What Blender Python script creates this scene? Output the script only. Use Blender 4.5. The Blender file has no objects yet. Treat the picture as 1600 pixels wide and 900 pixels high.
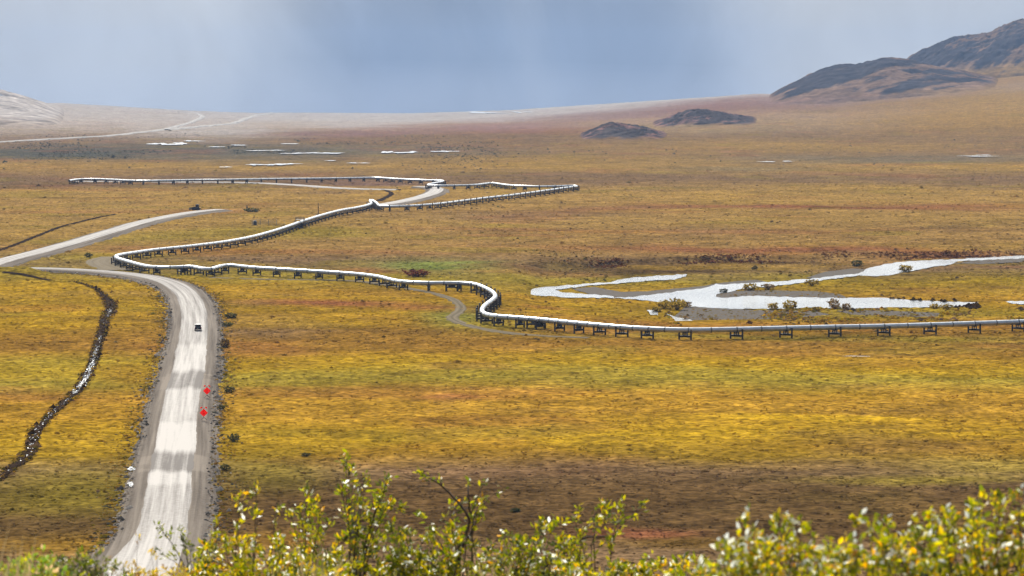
import bpy, bmesh, math, random
import numpy as np
from mathutils import Vector, kdtree

random.seed(11)
rng = np.random.default_rng(11)
scene = bpy.context.scene
COL = scene.collection

# ------------------------------------------------------------------ camera, light, sky, exposure
F = 4537.0                       # focal length in pixels of a 1600 px wide picture
CAMH = 72.0
PITCH = math.atan(329.0 / F)
cam_data = bpy.data.cameras.new('camera')
cam_data.sensor_width = 36.0
cam_data.lens = F / 1600.0 * 36.0
cam_data.clip_start = 0.5
cam_data.clip_end = 60000.0
cam_data.dof.use_dof = True
cam_data.dof.focus_distance = 420.0
cam_data.dof.aperture_fstop = 9.0
cam = bpy.data.objects.new('camera', cam_data)
cam.location = (0, 0, CAMH)
cam.rotation_euler = (math.pi / 2 - PITCH, 0, 0)
COL.objects.link(cam)
scene.camera = cam

SUN_EL, SUN_AZ = math.radians(33.0), math.radians(11.0)      # ahead of the camera, a little to the left
sun_dir = Vector((-math.sin(SUN_AZ) * math.cos(SUN_EL), math.cos(SUN_AZ) * math.cos(SUN_EL), math.sin(SUN_EL)))
sun_data = bpy.data.lights.new('sun', 'SUN')
sun_data.energy = 4.6
sun_data.angle = math.radians(0.5)
sun_data.color = (1.0, 0.94, 0.84)
sun = bpy.data.objects.new('sun', sun_data)
sun.rotation_euler = sun_dir.to_track_quat('Z', 'Y').to_euler()
sun.location = (0, 0, 400)
COL.objects.link(sun)

world = bpy.data.worlds.new('World')
scene.world = world
world.use_nodes = True
wt = world.node_tree
wt.nodes.clear()


def N(tree, typ, **kw):
    n = tree.nodes.new(typ)
    for k, v in kw.items():
        if k.startswith('i_'):
            key = k[2:]
            n.inputs[int(key) if key.isdigit() else key].default_value = v
        else:
            setattr(n, k, v)
    return n


def pix_dir(px, py):
    r = np.array([(px - 800.0) / F, 0.0, 0.0])
    v = (450.0 - py) / F
    d = r + np.array([0, math.cos(PITCH), -math.sin(PITCH)]) + v * np.array([0, math.sin(PITCH), math.cos(PITCH)])
    return d / np.linalg.norm(d)


def ramp(tree, stops, interp='LINEAR'):
    n = tree.nodes.new('ShaderNodeValToRGB')
    cr = n.color_ramp
    cr.interpolation = interp
    while len(cr.elements) < len(stops):
        cr.elements.new(0.5)
    for e, (p, c) in zip(cr.elements, stops):
        e.position = p
        e.color = (c[0], c[1], c[2], 1) if not np.isscalar(c) else (c, c, c, 1)
    return n


SKY_STRENGTH = 0.1
w_out = N(wt, 'ShaderNodeOutputWorld')
w_bg = N(wt, 'ShaderNodeBackground', i_Strength=SKY_STRENGTH)
w_sky = N(wt, 'ShaderNodeTexSky', sky_type='NISHITA', sun_disc=False, sun_elevation=SUN_EL, sun_rotation=SUN_AZ,
          altitude=700.0, air_density=1.0, dust_density=1.2, ozone_density=1.0)
w_tc = N(wt, 'ShaderNodeTexCoord')
w_map = N(wt, 'ShaderNodeMapping')
w_map.inputs['Scale'].default_value = (1.0, 1.0, 0.55)
w_map.inputs['Rotation'].default_value = (0.0, 0.22, 0.0)
wt.links.new(w_tc.outputs['Generated'], w_map.inputs['Vector'])
w_n1 = N(wt, 'ShaderNodeTexNoise', i_Scale=11.0, i_Detail=6.0, i_Roughness=0.52, i_Distortion=0.5)
wt.links.new(w_map.outputs[0], w_n1.inputs['Vector'])
cloud = ramp(wt, [(0.30, (2.7, 3.3, 4.5)), (0.5, (3.5, 4.1, 5.1)), (0.70, (5.6, 6.0, 6.6))])
wt.links.new(w_n1.outputs['Fac'], cloud.inputs[0])
# slanting shafts and shreds of mist
w_map2 = N(wt, 'ShaderNodeMapping')
w_map2.inputs['Rotation'].default_value = (0.0, 0.45, 0.0)
w_map2.inputs['Scale'].default_value = (1.0, 1.0, 0.7)
wt.links.new(w_tc.outputs['Generated'], w_map2.inputs['Vector'])
w_n2 = N(wt, 'ShaderNodeTexNoise', i_Scale=24.0, i_Detail=6.0, i_Roughness=0.55, i_Distortion=0.8)
wt.links.new(w_map2.outputs[0], w_n2.inputs['Vector'])
sh = N(wt, 'ShaderNodeMapRange'); sh.inputs['From Min'].default_value = 0.3; sh.inputs['From Max'].default_value = 0.7
sh.inputs['To Min'].default_value = 0.76; sh.inputs['To Max'].default_value = 1.24
wt.links.new(w_n2.outputs['Fac'], sh.inputs['Value'])
shm = N(wt, 'ShaderNodeVectorMath', operation='SCALE')
wt.links.new(cloud.outputs[0], shm.inputs[0]); wt.links.new(sh.outputs[0], shm.inputs['Scale'])
last = shm.outputs[0]
# brighter openings in the cloud deck
for (px, py, size, gain) in ((90, -70, 4.4, 0.66), (1400, 20, 3.2, 0.6), (800, 150, 4.0, -0.6)):
    dvec = pix_dir(px, py)
    dot = N(wt, 'ShaderNodeVectorMath', operation='DOT_PRODUCT')
    dot.inputs[1].default_value = tuple(dvec)
    wt.links.new(w_tc.outputs['Generated'], dot.inputs[0])
    mr = N(wt, 'ShaderNodeMapRange', interpolation_type='SMOOTHSTEP')
    mr.inputs['From Min'].default_value = math.cos(math.radians(size * 1.6))
    mr.inputs['From Max'].default_value = 1.0
    mr.inputs['To Max'].default_value = abs(gain)
    wt.links.new(dot.outputs['Value'], mr.inputs['Value'])
    mx = N(wt, 'ShaderNodeMix', data_type='RGBA')
    mx.inputs['B'].default_value = (6.9, 7.2, 7.6, 1) if gain > 0 else (2.3, 3.1, 4.6, 1)
    wt.links.new(mr.outputs[0], mx.inputs['Factor'])
    wt.links.new(last, mx.inputs['A'])
    last = mx.outputs['Result']
# the cloud thins to a white glare round the sun, above the mist
dot = N(wt, 'ShaderNodeVectorMath', operation='DOT_PRODUCT')
dot.inputs[1].default_value = tuple(sun_dir)
wt.links.new(w_tc.outputs['Generated'], dot.inputs[0])
g1 = N(wt, 'ShaderNodeMapRange', interpolation_type='SMOOTHSTEP')
g1.inputs['From Min'].default_value = math.cos(math.radians(62)); g1.inputs['From Max'].default_value = math.cos(math.radians(12))
wt.links.new(dot.outputs['Value'], g1.inputs['Value'])
sx = N(wt, 'ShaderNodeSeparateXYZ'); wt.links.new(w_tc.outputs['Generated'], sx.inputs[0])
g2 = N(wt, 'ShaderNodeMapRange', interpolation_type='SMOOTHSTEP')
g2.inputs['From Min'].default_value = 0.025; g2.inputs['From Max'].default_value = 0.13
wt.links.new(sx.outputs['Z'], g2.inputs['Value'])
g3 = N(wt, 'ShaderNodeMath', operation='MULTIPLY'); wt.links.new(g1.outputs[0], g3.inputs[0]); wt.links.new(g2.outputs[0], g3.inputs[1])
mx = N(wt, 'ShaderNodeMix', data_type='RGBA'); mx.inputs['B'].default_value = (32.0, 32.0, 31.2, 1)
wt.links.new(g3.outputs[0], mx.inputs['Factor']); wt.links.new(last, mx.inputs['A'])
last = mx.outputs['Result']
w_mix = N(wt, 'ShaderNodeMix', data_type='RGBA')
# share of the sky under cloud: closed mist low down, a little open sky higher up
w_sh = N(wt, 'ShaderNodeMapRange', interpolation_type='SMOOTHSTEP')
w_sh.inputs['From Min'].default_value = 0.02; w_sh.inputs['From Max'].default_value = 0.20
w_sh.inputs['To Min'].default_value = 1.0; w_sh.inputs['To Max'].default_value = 0.86
wt.links.new(sx.outputs['Z'], w_sh.inputs['Value'])
wt.links.new(w_sh.outputs[0], w_mix.inputs['Factor'])
wt.links.new(w_sky.outputs[0], w_mix.inputs['A'])
wt.links.new(last, w_mix.inputs['B'])
wt.links.new(w_mix.outputs['Result'], w_bg.inputs['Color'])
wt.links.new(w_bg.outputs[0], w_out.inputs['Surface'])

vs = scene.view_settings
scene.display_settings.display_device = 'sRGB'
vs.view_transform = 'Standard'
vs.look = 'None'
vs.exposure = 0.0
vs.gamma = 1.0
vs.use_curve_mapping = False
scene.cycles.use_denoising = True
scene.cycles.max_bounces = 5
scene.cycles.transparent_max_bounces = 8
scene.cycles.volume_bounces = 0
scene.cycles.sample_clamp_indirect = 6.0

HAZE_DENSITY = 4.0e-5


# ------------------------------------------------------------------ small tools
def tag(o, label=None, cat=None, group=None, kind=None):
    if label: o['label'] = label
    if cat: o['category'] = cat
    if group: o['group'] = group
    if kind: o['kind'] = kind
    return o


def empty(name, loc=(0, 0, 0), rz=0.0):
    o = bpy.data.objects.new(name, None)
    o.location = loc
    o.rotation_euler = (0, 0, rz)
    o.empty_display_size = 0.3
    COL.objects.link(o)
    return o


def mesh_np(name, verts, faces, mat=None, parent=None, attrs=None, smooth=False, link=True):
    """faces: (n,3) or (n,4) int array, or a list of such arrays."""
    me = bpy.data.meshes.new(name)
    verts = np.asarray(verts, dtype=np.float32)
    fl = faces if isinstance(faces, list) else [faces]
    fl = [np.asarray(f, dtype=np.int32) for f in fl if len(f)]
    loops = np.concatenate([f.ravel() for f in fl])
    sizes = np.concatenate([np.full(len(f), f.shape[1], dtype=np.int32) for f in fl])
    starts = np.concatenate([[0], np.cumsum(sizes)[:-1]]).astype(np.int32)
    me.vertices.add(len(verts)); me.vertices.foreach_set('co', verts.ravel())
    me.loops.add(len(loops)); me.loops.foreach_set('vertex_index', loops)
    me.polygons.add(len(sizes)); me.polygons.foreach_set('loop_start', starts); me.polygons.foreach_set('loop_total', sizes)
    if smooth:
        me.polygons.foreach_set('use_smooth', np.ones(len(sizes), dtype=bool))
    me.update(calc_edges=True)
    for k, a in (attrs or {}).items():
        a = np.asarray(a, dtype=np.float32)
        if a.ndim == 1:
            at = me.attributes.new(k, 'FLOAT', 'POINT'); at.data.foreach_set('value', a)
        else:
            if a.shape[1] == 3:
                a = np.concatenate([a, np.ones((len(a), 1), np.float32)], 1)
            at = me.attributes.new(k, 'FLOAT_COLOR', 'POINT'); at.data.foreach_set('color', a.ravel())
    if mat: me.materials.append(mat)
    if not link:
        return me
    o = bpy.data.objects.new(name, me)
    COL.objects.link(o)
    if parent: o.parent = parent
    return o


class MB:
    """collects boxes, bars and tubes into one mesh"""
    def __init__(self):
        self.bm = bmesh.new()

    def box(self, c, s, rot=None, bevel=0.0):
        import mathutils
        r = bmesh.ops.create_cube(self.bm, size=1.0)
        m = mathutils.Matrix.Diagonal((*s, 1.0))
        if rot is not None: m = rot.to_4x4() @ m
        m.translation = Vector(c)
        bmesh.ops.transform(self.bm, matrix=m, verts=r['verts'])
        if bevel > 0:
            es = list({e for v in r['verts'] for e in v.link_edges})
            bmesh.ops.bevel(self.bm, geom=es, offset=bevel, segments=1, affect='EDGES')
        return self

    def bar(self, a, b, r1, r2=None, seg=8):
        a, b = Vector(a), Vector(b)
        r2 = r1 if r2 is None else r2
        d = b - a
        r = bmesh.ops.create_cone(self.bm, cap_ends=True, segments=seg, radius1=r1, radius2=r2, depth=d.length)
        m = d.to_track_quat('Z', 'Y').to_matrix().to_4x4()
        m.translation = (a + b) / 2
        bmesh.ops.transform(self.bm, matrix=m, verts=r['verts'])
        return self

    def prism(self, pts, y0, y1):
        """profile of (x, z) points extruded from y0 to y1"""
        a = [self.bm.verts.new((p[0], y0, p[1])) for p in pts]
        b = [self.bm.verts.new((p[0], y1, p[1])) for p in pts]
        n = len(pts)
        self.bm.faces.new(a); self.bm.faces.new(b[::-1])
        for i in range(n):
            self.bm.faces.new((a[i], b[i], b[(i + 1) % n], a[(i + 1) % n]))
        return self

    def build(self, name, mat, parent=None, smooth=False, bevel=0.0):
        if bevel > 0:
            bmesh.ops.bevel(self.bm, geom=list(self.bm.edges), offset=bevel, segments=2, affect='EDGES', clamp_overlap=True)
        bmesh.ops.recalc_face_normals(self.bm, faces=self.bm.faces)
        me = bpy.data.meshes.new(name)
        self.bm.to_mesh(me); self.bm.free()
        if smooth:
            for p in me.polygons: p.use_smooth = True
        if mat: me.materials.append(mat)
        o = bpy.data.objects.new(name, me)
        COL.objects.link(o)
        if parent: o.parent = parent
        return o


def copy_tree(o, parent=None):
    c = o.copy(); COL.objects.link(c)
    if parent is not None: c.parent = parent
    for ch in o.children:
        copy_tree(ch, c)
    return c


def _hash(ix, iy, seed):
    h = (ix.astype(np.int64) * 374761393 + iy.astype(np.int64) * 668265263 + seed * 1442695041) & 0xFFFFFFFF
    h = ((h ^ (h >> 13)) * 1274126177) & 0xFFFFFFFF
    h = h ^ (h >> 16)
    return (h & 0xFFFFFF) / float(0xFFFFFF)


def vnoise(x, y, seed=0):
    x = np.asarray(x, float); y = np.asarray(y, float)
    ix, iy = np.floor(x), np.floor(y)
    fx, fy = x - ix, y - iy
    fx = fx * fx * (3 - 2 * fx); fy = fy * fy * (3 - 2 * fy)
    a, b = _hash(ix, iy, seed), _hash(ix + 1, iy, seed)
    c, d = _hash(ix, iy + 1, seed), _hash(ix + 1, iy + 1, seed)
    return ((a * (1 - fx) + b * fx) * (1 - fy) + (c * (1 - fx) + d * fx) * fy) * 2 - 1


def fbm(x, y, octaves=4, seed=0, gain=0.5):
    s, a, t = 0.0, 1.0, 0.0
    for i in range(octaves):
        s = s + a * vnoise(x * 2 ** i + 17.3 * i, y * 2 ** i - 9.1 * i, seed + i)
        t += a; a *= gain
    return s / t


def sstep(a, b, x):
    t = np.clip((np.asarray(x, float) - a) / (b - a), 0, 1)
    return t * t * (3 - 2 * t)


def interp(x, table):
    t = np.array(table, float)
    return np.interp(x, t[:, 0], t[:, 1])


# ------------------------------------------------------------------ the lie of the land
def project(x, y, z=0.0):
    """world point -> place in a 1600 x 900 picture from the hilltop (used as a map grid for land cover)"""
    y = np.maximum(y, 1.0)
    dz = z - CAMH
    fw = y * math.cos(PITCH) - dz * math.sin(PITCH)
    up = y * math.sin(PITCH) + dz * math.cos(PITCH)
    return 800 + F * x / fw, 450 - F * up / fw


def depth_at(py, z=0.0):
    a = math.atan((np.asarray(py, float) - 450) / F) + PITCH if np.isscalar(py) else np.arctan((np.asarray(py, float) - 450) / F) + PITCH
    return (CAMH - z) / np.tan(a)


CREST = [(-2000, 150), (-300, 158), (0, 160), (100, 160), (200, 166), (300, 172), (400, 176), (640, 177), (800, 172), (1000, 158), (1180, 146),
         (1300, 146), (1600, 118), (1800, 108), (3500, 90)]
BANK = [(790, 412), (860, 411), (960, 407.5), (1050, 403.5), (1130, 401), (1200, 399.5), (1300, 398), (1400, 396), (1500, 394), (1600, 391), (1800, 386)]
SOUTH = [(790, 480), (900, 497), (1050, 512), (1300, 508), (1600, 506), (1800, 505)]


def terr(x, y):
    x = np.asarray(x, float); y = np.asarray(y, float)
    d = np.hypot(x, y)
    yy = np.where(y > 1, y, 1.0)
    px = np.clip(800 + F * x / yy, -3000, 4600)
    px = np.where(y > 1, px, np.where(x > 0, 4600.0, -3000.0))
    # gentle swells
    amp = 0.55 * sstep(420, 700, d)
    z = amp * fbm(x / 170.0, y / 170.0, 3, 3)
    z = z + 1.6 * sstep(1500, 3500, d) * fbm(x / 420.0, y / 420.0, 3, 8)
    # far ground rising to its crest, then dropping away
    zc = CAMH - (interp(px, CREST) - 121) / F * 7000.0
    s = sstep(2900, 7000, d)
    z = z + zc * s - 130.0 * sstep(7000, 9200, d)
    # a low grassy rise that hides the road where it swings off to the left
    z = z + 2.9 * np.exp(-0.5 * ((y - 1057.0) / 8.5) ** 2) * (1 - sstep(38, 84, px)) * (d > 500)
    # flood plain
    db = depth_at(interp(px, BANK)); ds = depth_at(interp(px, SOUTH))
    wob = 5.0 * fbm(x / 40.0, y / 40.0, 2, 21)
    low = sstep(795, 850, px) * sstep(ds, ds + 70, y) * (1 - sstep(db - 4 + wob, db + 2 + wob, y)) * (y > 300)
    z = z * (1 - low) - 1.7 * low
    # the knoll the camera stands on
    bot = CAMH - 0.1715 * d                                  # lowest line of sight
    k = np.where(d < 9, 70.35 - 0.006 * d, 0)
    k = np.where(d >= 9, np.minimum(70.296, bot - 0.36), k)
    drop = np.clip(d - 22, 0, None)
    k = k - 0.075 * drop - 0.0002 * drop * drop
    h = 6.0
    return np.maximum(z, k)


def hit(px, py, h=0.0):
    """line of sight -> where it meets the land (+h)"""
    dv = pix_dir(px, py)
    t = np.geomspace(385, 9000, 5200)
    P = dv[None, :] * t[:, None]
    f = P[:, 2] + CAMH - terr(P[:, 0], P[:, 1]) - h
    idx = np.where(f < 0)[0]
    if len(idx) == 0:
        return P[-1] + np.array([0, 0, CAMH])
    i = idx[0]
    if i == 0:
        tt = t[0]
    else:
        tt = t[i - 1] + (t[i] - t[i - 1]) * f[i - 1] / (f[i - 1] - f[i])
    p = dv * tt
    return np.array([p[0], p[1], p[2] + CAMH])


def hits(pts, h=0.0):
    return np.array([hit(a, b, h) for a, b in pts])


def smooth_path(pts, step=2.0, sigma=4.0, catmull=True):
    """resample an (n,3) polyline by arc length and soften it"""
    pts = np.asarray(pts, float)
    if catmull and len(pts) > 2:
        P = np.vstack([2 * pts[0] - pts[1], pts, 2 * pts[-1] - pts[-2]])
        out = []
        for i in range(1, len(P) - 2):
            for t in np.linspace(0, 1, 8, endpoint=False):
                a, b, c, d = P[i - 1], P[i], P[i + 1], P[i + 2]
                out.append(0.5 * (2 * b + (c - a) * t + (2 * a - 5 * b + 4 * c - d) * t * t + (3 * b - 3 * c + d - a) * t ** 3))
        out.append(P[-2])
        pts = np.array(out)
    seg = np.linalg.norm(np.diff(pts, axis=0), axis=1)
    s = np.concatenate([[0], np.cumsum(seg)])
    n = max(3, int(s[-1] / step) + 1)
    ss = np.linspace(0, s[-1], n)
    q = np.stack([np.interp(ss, s, pts[:, k]) for k in range(pts.shape[1])], 1)
    if sigma > 0:
        r = int(3 * sigma / step)
        if r >= 1:
            ker = np.exp(-0.5 * (np.arange(-r, r + 1) * step / sigma) ** 2); ker /= ker.sum()
            pad = np.concatenate([np.outer(np.arange(-r, 0), q[1] - q[0]) + q[0], q, q[-1] + np.outer(np.arange(1, r + 1), q[-1] - q[-2])])
            q = np.stack([np.convolve(pad[:, k], ker, 'valid') for k in range(q.shape[1])], 1)
    return q


def normals2(p):
    t = np.gradient(p[:, :2], axis=0)
    t /= np.maximum(np.linalg.norm(t, axis=1, keepdims=True), 1e-9)
    return t, np.stack([t[:, 1], -t[:, 0]], 1)       # tangent, right-hand side


def in_poly(x, y, poly):
    inside = np.zeros(len(x), bool)
    n = len(poly)
    j = n - 1
    for i in range(n):
        xi, yi = poly[i][0], poly[i][1]; xj, yj = poly[j][0], poly[j][1]
        if yi != yj:
            c = ((yi > y) != (yj > y)) & (x < (xj - xi) * (y - yi) / (yj - yi) + xi)
            inside ^= c
        j = i
    return inside


# ------------------------------------------------------------------ materials
def mat_base(name):
    m = bpy.data.materials.new(name)
    m.use_nodes = True
    t = m.node_tree
    b = t.nodes['Principled BSDF']
    return m, t, b


def simple_mat(name, col, rough=0.7, metal=0.0, noise=0.0, scale=3.0, spec=0.5):
    m, t, b = mat_base(name)
    b.inputs['Roughness'].default_value = rough
    b.inputs['Metallic'].default_value = metal
    b.inputs['Specular IOR Level'].default_value = spec
    if noise > 0:
        tc = N(t, 'ShaderNodeTexCoord')
        nz = N(t, 'ShaderNodeTexNoise', i_Scale=scale, i_Detail=4.0)
        t.links.new(tc.outputs['Object'], nz.inputs['Vector'])
        r = ramp(t, [(0.25, [c * (1 - noise) for c in col]), (0.75, [min(1, c * (1 + noise)) for c in col])])
        t.links.new(nz.outputs['Fac'], r.inputs[0])
        t.links.new(r.outputs[0], b.inputs['Base Color'])
    else:
        b.inputs['Base Color'].default_value = (*col, 1)
    return m


def cover_mat(name, fine=((0.12, 0.5), (0.6, 0.45)), bump=0.5, transl=0.0, rough=1.0, spec=0.0):
    """land cover colour from the mesh attribute, broken up by fine noise"""
    m, t, b = mat_base(name)
    at = N(t, 'ShaderNodeAttribute', attribute_name='cover')
    geo = N(t, 'ShaderNodeNewGeometry')
    last = at.outputs['Color']
    hsum = None
    for (sc, amt) in fine:
        nz = N(t, 'ShaderNodeTexNoise', i_Scale=sc, i_Detail=3.0, i_Roughness=0.6)
        t.links.new(geo.outputs['Position'], nz.inputs['Vector'])
        mr = N(t, 'ShaderNodeMapRange')
        mr.inputs['From Min'].default_value = 0.3; mr.inputs['From Max'].default_value = 0.7
        mr.inputs['To Min'].default_value = 1 - amt; mr.inputs['To Max'].default_value = 1 + amt
        t.links.new(nz.outputs['Fac'], mr.inputs['Value'])
        mul = N(t, 'ShaderNodeVectorMath', operation='SCALE')
        t.links.new(last, mul.inputs[0]); t.links.new(mr.outputs[0], mul.inputs['Scale'])
        last = mul.outputs[0]
        hsum = nz
    t.links.new(last, b.inputs['Base Color'])
    b.inputs['Roughness'].default_value = rough
    b.inputs['Specular IOR Level'].default_value = spec
    if bump > 0:
        bp = N(t, 'ShaderNodeBump', i_Strength=bump, i_Distance=0.4)
        t.links.new(hsum.outputs['Fac'], bp.inputs['Height'])
        t.links.new(bp.outputs[0], b.inputs['Normal'])
    if transl > 0:
        tr = N(t, 'ShaderNodeBsdfTranslucent')
        t.links.new(last, tr.inputs['Color'])
        mx = N(t, 'ShaderNodeMixShader'); mx.inputs[0].default_value = transl
        out = t.nodes['Material Output']
        t.links.new(b.outputs[0], mx.inputs[1]); t.links.new(tr.outputs[0], mx.inputs[2])
        t.links.new(mx.outputs[0], out.inputs['Surface'])
    return m


M_ground = cover_mat('tundra_ground', fine=((0.05, 0.2), (0.16, 0.36), (0.5, 0.6)), bump=0.8)
M_tuft = cover_mat('tundra_tufts', fine=((2.0, 0.25),), bump=0.0, transl=0.55)
M_rock = cover_mat('slate_hillside', fine=((0.012, 0.25), (0.06, 0.35)), bump=0.6, rough=0.9)


def water_mat(name, rough=0.09, col=(0.11, 0.12, 0.122), scale=(0.25, 0.6)):
    m, t, b = mat_base(name)
    b.inputs['Base Color'].default_value = (*col, 1)
    b.inputs['Roughness'].default_value = rough
    b.inputs['IOR'].default_value = 1.33
    geo = N(t, 'ShaderNodeNewGeometry')
    nz = N(t, 'ShaderNodeTexNoise', i_Scale=scale[1], i_Detail=4.0, i_Roughness=0.65)
    t.links.new(geo.outputs['Position'], nz.inputs['Vector'])
    bp = N(t, 'ShaderNodeBump', i_Strength=0.8, i_Distance=0.35)
    t.links.new(nz.outputs['Fac'], bp.inputs['Height'])
    t.links.new(bp.outputs[0], b.inputs['Normal'])
    nz2 = N(t, 'ShaderNodeTexNoise', i_Scale=scale[0] * 0.12, i_Detail=3.0)
    t.links.new(geo.outputs['Position'], nz2.inputs['Vector'])
    mr = N(t, 'ShaderNodeMapRange')
    mr.inputs['From Min'].default_value = 0.35; mr.inputs['From Max'].default_value = 0.7
    mr.inputs['To Min'].default_value = rough; mr.inputs['To Max'].default_value = rough + 0.12
    t.links.new(nz2.outputs['Fac'], mr.inputs['Value'])
    t.links.new(mr.outputs[0], b.inputs['Roughness'])
    return m


M_water = water_mat('rippled_water')


def gravel_mat(name, dark, pale, attr_lane=True, rough=0.55, spec=0.5):
    """graded gravel: wheel tracks along the road, paler where freshly graded"""
    m, t, b = mat_base(name)
    lat = N(t, 'ShaderNodeAttribute', attribute_name='lat')
    lon = N(t, 'ShaderNodeAttribute', attribute_name='lon')
    fresh = N(t, 'ShaderNodeAttribute', attribute_name='fresh')
    comb = N(t, 'ShaderNodeCombineXYZ')
    sc1 = N(t, 'ShaderNodeMath', operation='MULTIPLY', i_1=0.9); t.links.new(lat.outputs['Fac'], sc1.inputs[0])
    sc2 = N(t, 'ShaderNodeMath', operation='MULTIPLY', i_1=0.012); t.links.new(lon.outputs['Fac'], sc2.inputs[0])
    t.links.new(sc1.outputs[0], comb.inputs[0]); t.links.new(sc2.outputs[0], comb.inputs[1])
    nz = N(t, 'ShaderNodeTexNoise', i_Scale=1.0, i_Detail=4.0, i_Roughness=0.6)
    t.links.new(comb.outputs[0], nz.inputs['Vector'])
    geo = N(t, 'ShaderNodeNewGeometry')
    nf = N(t, 'ShaderNodeTexNoise', i_Scale=1.3, i_Detail=4.0, i_Roughness=0.7)
    t.links.new(geo.outputs['Position'], nf.inputs['Vector'])
    # factor = fresh + tracks + grit
    a1 = N(t, 'ShaderNodeMapRange'); a1.inputs['From Min'].default_value = 0.32; a1.inputs['From Max'].default_value = 0.68
    a1.inputs['To Min'].default_value = -0.42; a1.inputs['To Max'].default_value = 0.42
    t.links.new(nz.outputs['Fac'], a1.inputs['Value'])
    a2 = N(t, 'ShaderNodeMapRange'); a2.inputs['From Min'].default_value = 0.3; a2.inputs['From Max'].default_value = 0.7
    a2.inputs['To Min'].default_value = -0.16; a2.inputs['To Max'].default_value = 0.16
    t.links.new(nf.outputs['Fac'], a2.inputs['Value'])
    s1 = N(t, 'ShaderNodeMath', operation='ADD'); t.links.new(fresh.outputs['Fac'], s1.inputs[0]); t.links.new(a1.outputs[0], s1.inputs[1])
    s2 = N(t, 'ShaderNodeMath', operation='ADD'); t.links.new(s1.outputs[0], s2.inputs[0]); t.links.new(a2.outputs[0], s2.inputs[1])
    r = ramp(t, [(0.0, dark), (1.0, pale)])
    t.links.new(s2.outputs[0], r.inputs[0])
    t.links.new(r.outputs[0], b.inputs['Base Color'])
    b.inputs['Roughness'].default_value = rough
    b.inputs['Specular IOR Level'].default_value = spec
    bp = N(t, 'ShaderNodeBump', i_Strength=0.35, i_Distance=0.1)
    t.links.new(nf.outputs['Fac'], bp.inputs['Height'])
    t.links.new(bp.outputs[0], b.inputs['Normal'])
    return m


M_road = gravel_mat('graded_gravel', (0.13, 0.11, 0.093), (0.49, 0.45, 0.405), rough=0.85, spec=0.1)
M_bank = gravel_mat('embankment_gravel', (0.085, 0.067, 0.052), (0.255, 0.212, 0.168), rough=1.0, spec=0.02)
M_track = gravel_mat('access_track_gravel', (0.085, 0.062, 0.03), (0.19, 0.148, 0.09), rough=1.0, spec=0.05)
M_bar = gravel_mat('river_gravel', (0.06, 0.05, 0.04), (0.16, 0.135, 0.11), rough=1.0, spec=0.03)
M_peat = simple_mat('wet_peat', (0.036, 0.023, 0.015), 1.0, noise=0.6, scale=0.8, spec=0.0)
M_pipe = simple_mat('galvanised_jacket', (0.42, 0.44, 0.46), 0.36, metal=0.7, noise=0.2, scale=0.5)
M_band = simple_mat('jacket_joint_band', (0.16, 0.17, 0.18), 0.5, metal=0.7)
M_steel = simple_mat('weathered_dark_steel', (0.035, 0.027, 0.024), 0.65, noise=0.35, scale=2.0)
def cloth_mat(name, col, tr_col, mixf):
    m = simple_mat(name, col, 0.8)
    t = m.node_tree
    tr = N(t, 'ShaderNodeBsdfTranslucent'); tr.inputs['Color'].default_value = (*tr_col, 1)
    mx = N(t, 'ShaderNodeMixShader'); mx.inputs[0].default_value = mixf
    t.links.new(t.nodes['Principled BSDF'].outputs[0], mx.inputs[1]); t.links.new(tr.outputs[0], mx.inputs[2])
    t.links.new(mx.outputs[0], t.nodes['Material Output'].inputs['Surface'])
    return m


M_red = cloth_mat('orange_red_sign_cloth', (0.85, 0.035, 0.012), (0.95, 0.06, 0.02), 0.5)
M_redflag = cloth_mat('orange_flag_cloth', (0.8, 0.05, 0.015), (0.95, 0.08, 0.02), 0.5)
M_black = simple_mat('black_paint', (0.012, 0.013, 0.015), 0.35)
M_glass = simple_mat('dark_vehicle_glass', (0.01, 0.012, 0.014), 0.1)
M_rubber = simple_mat('tyre_rubber', (0.015, 0.015, 0.015), 0.9)
M_rim = simple_mat('wheel_rim_metal', (0.3, 0.3, 0.3), 0.4, metal=0.8)
M_tail = simple_mat('red_lamp_lens', (0.25, 0.01, 0.01), 0.25)
M_head = simple_mat('clear_lamp_lens', (0.6, 0.6, 0.58), 0.15)
M_plate = simple_mat('number_plate', (0.5, 0.48, 0.4), 0.5)
M_dozer = simple_mat('dusty_dark_brown_paint', (0.06, 0.042, 0.025), 0.7, noise=0.3, scale=1.5)
M_grey = simple_mat('grey_cabinet_paint', (0.13, 0.15, 0.16), 0.6, noise=0.2, scale=2.0)
M_white = simple_mat('white_cabinet_roof', (0.75, 0.74, 0.7), 0.5)
M_post = simple_mat('weathered_timber', (0.09, 0.065, 0.045), 0.85, noise=0.3, scale=3.0)
M_bark = simple_mat('willow_bark', (0.06, 0.038, 0.03), 0.8, noise=0.5, scale=40.0)
M_barkdead = simple_mat('dead_twig_bark', (0.10, 0.085, 0.09), 0.6, noise=0.5, scale=60.0)
M_stone = simple_mat('roadside_stone', (0.24, 0.21, 0.19), 0.85, noise=0.4, scale=1.2)


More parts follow.
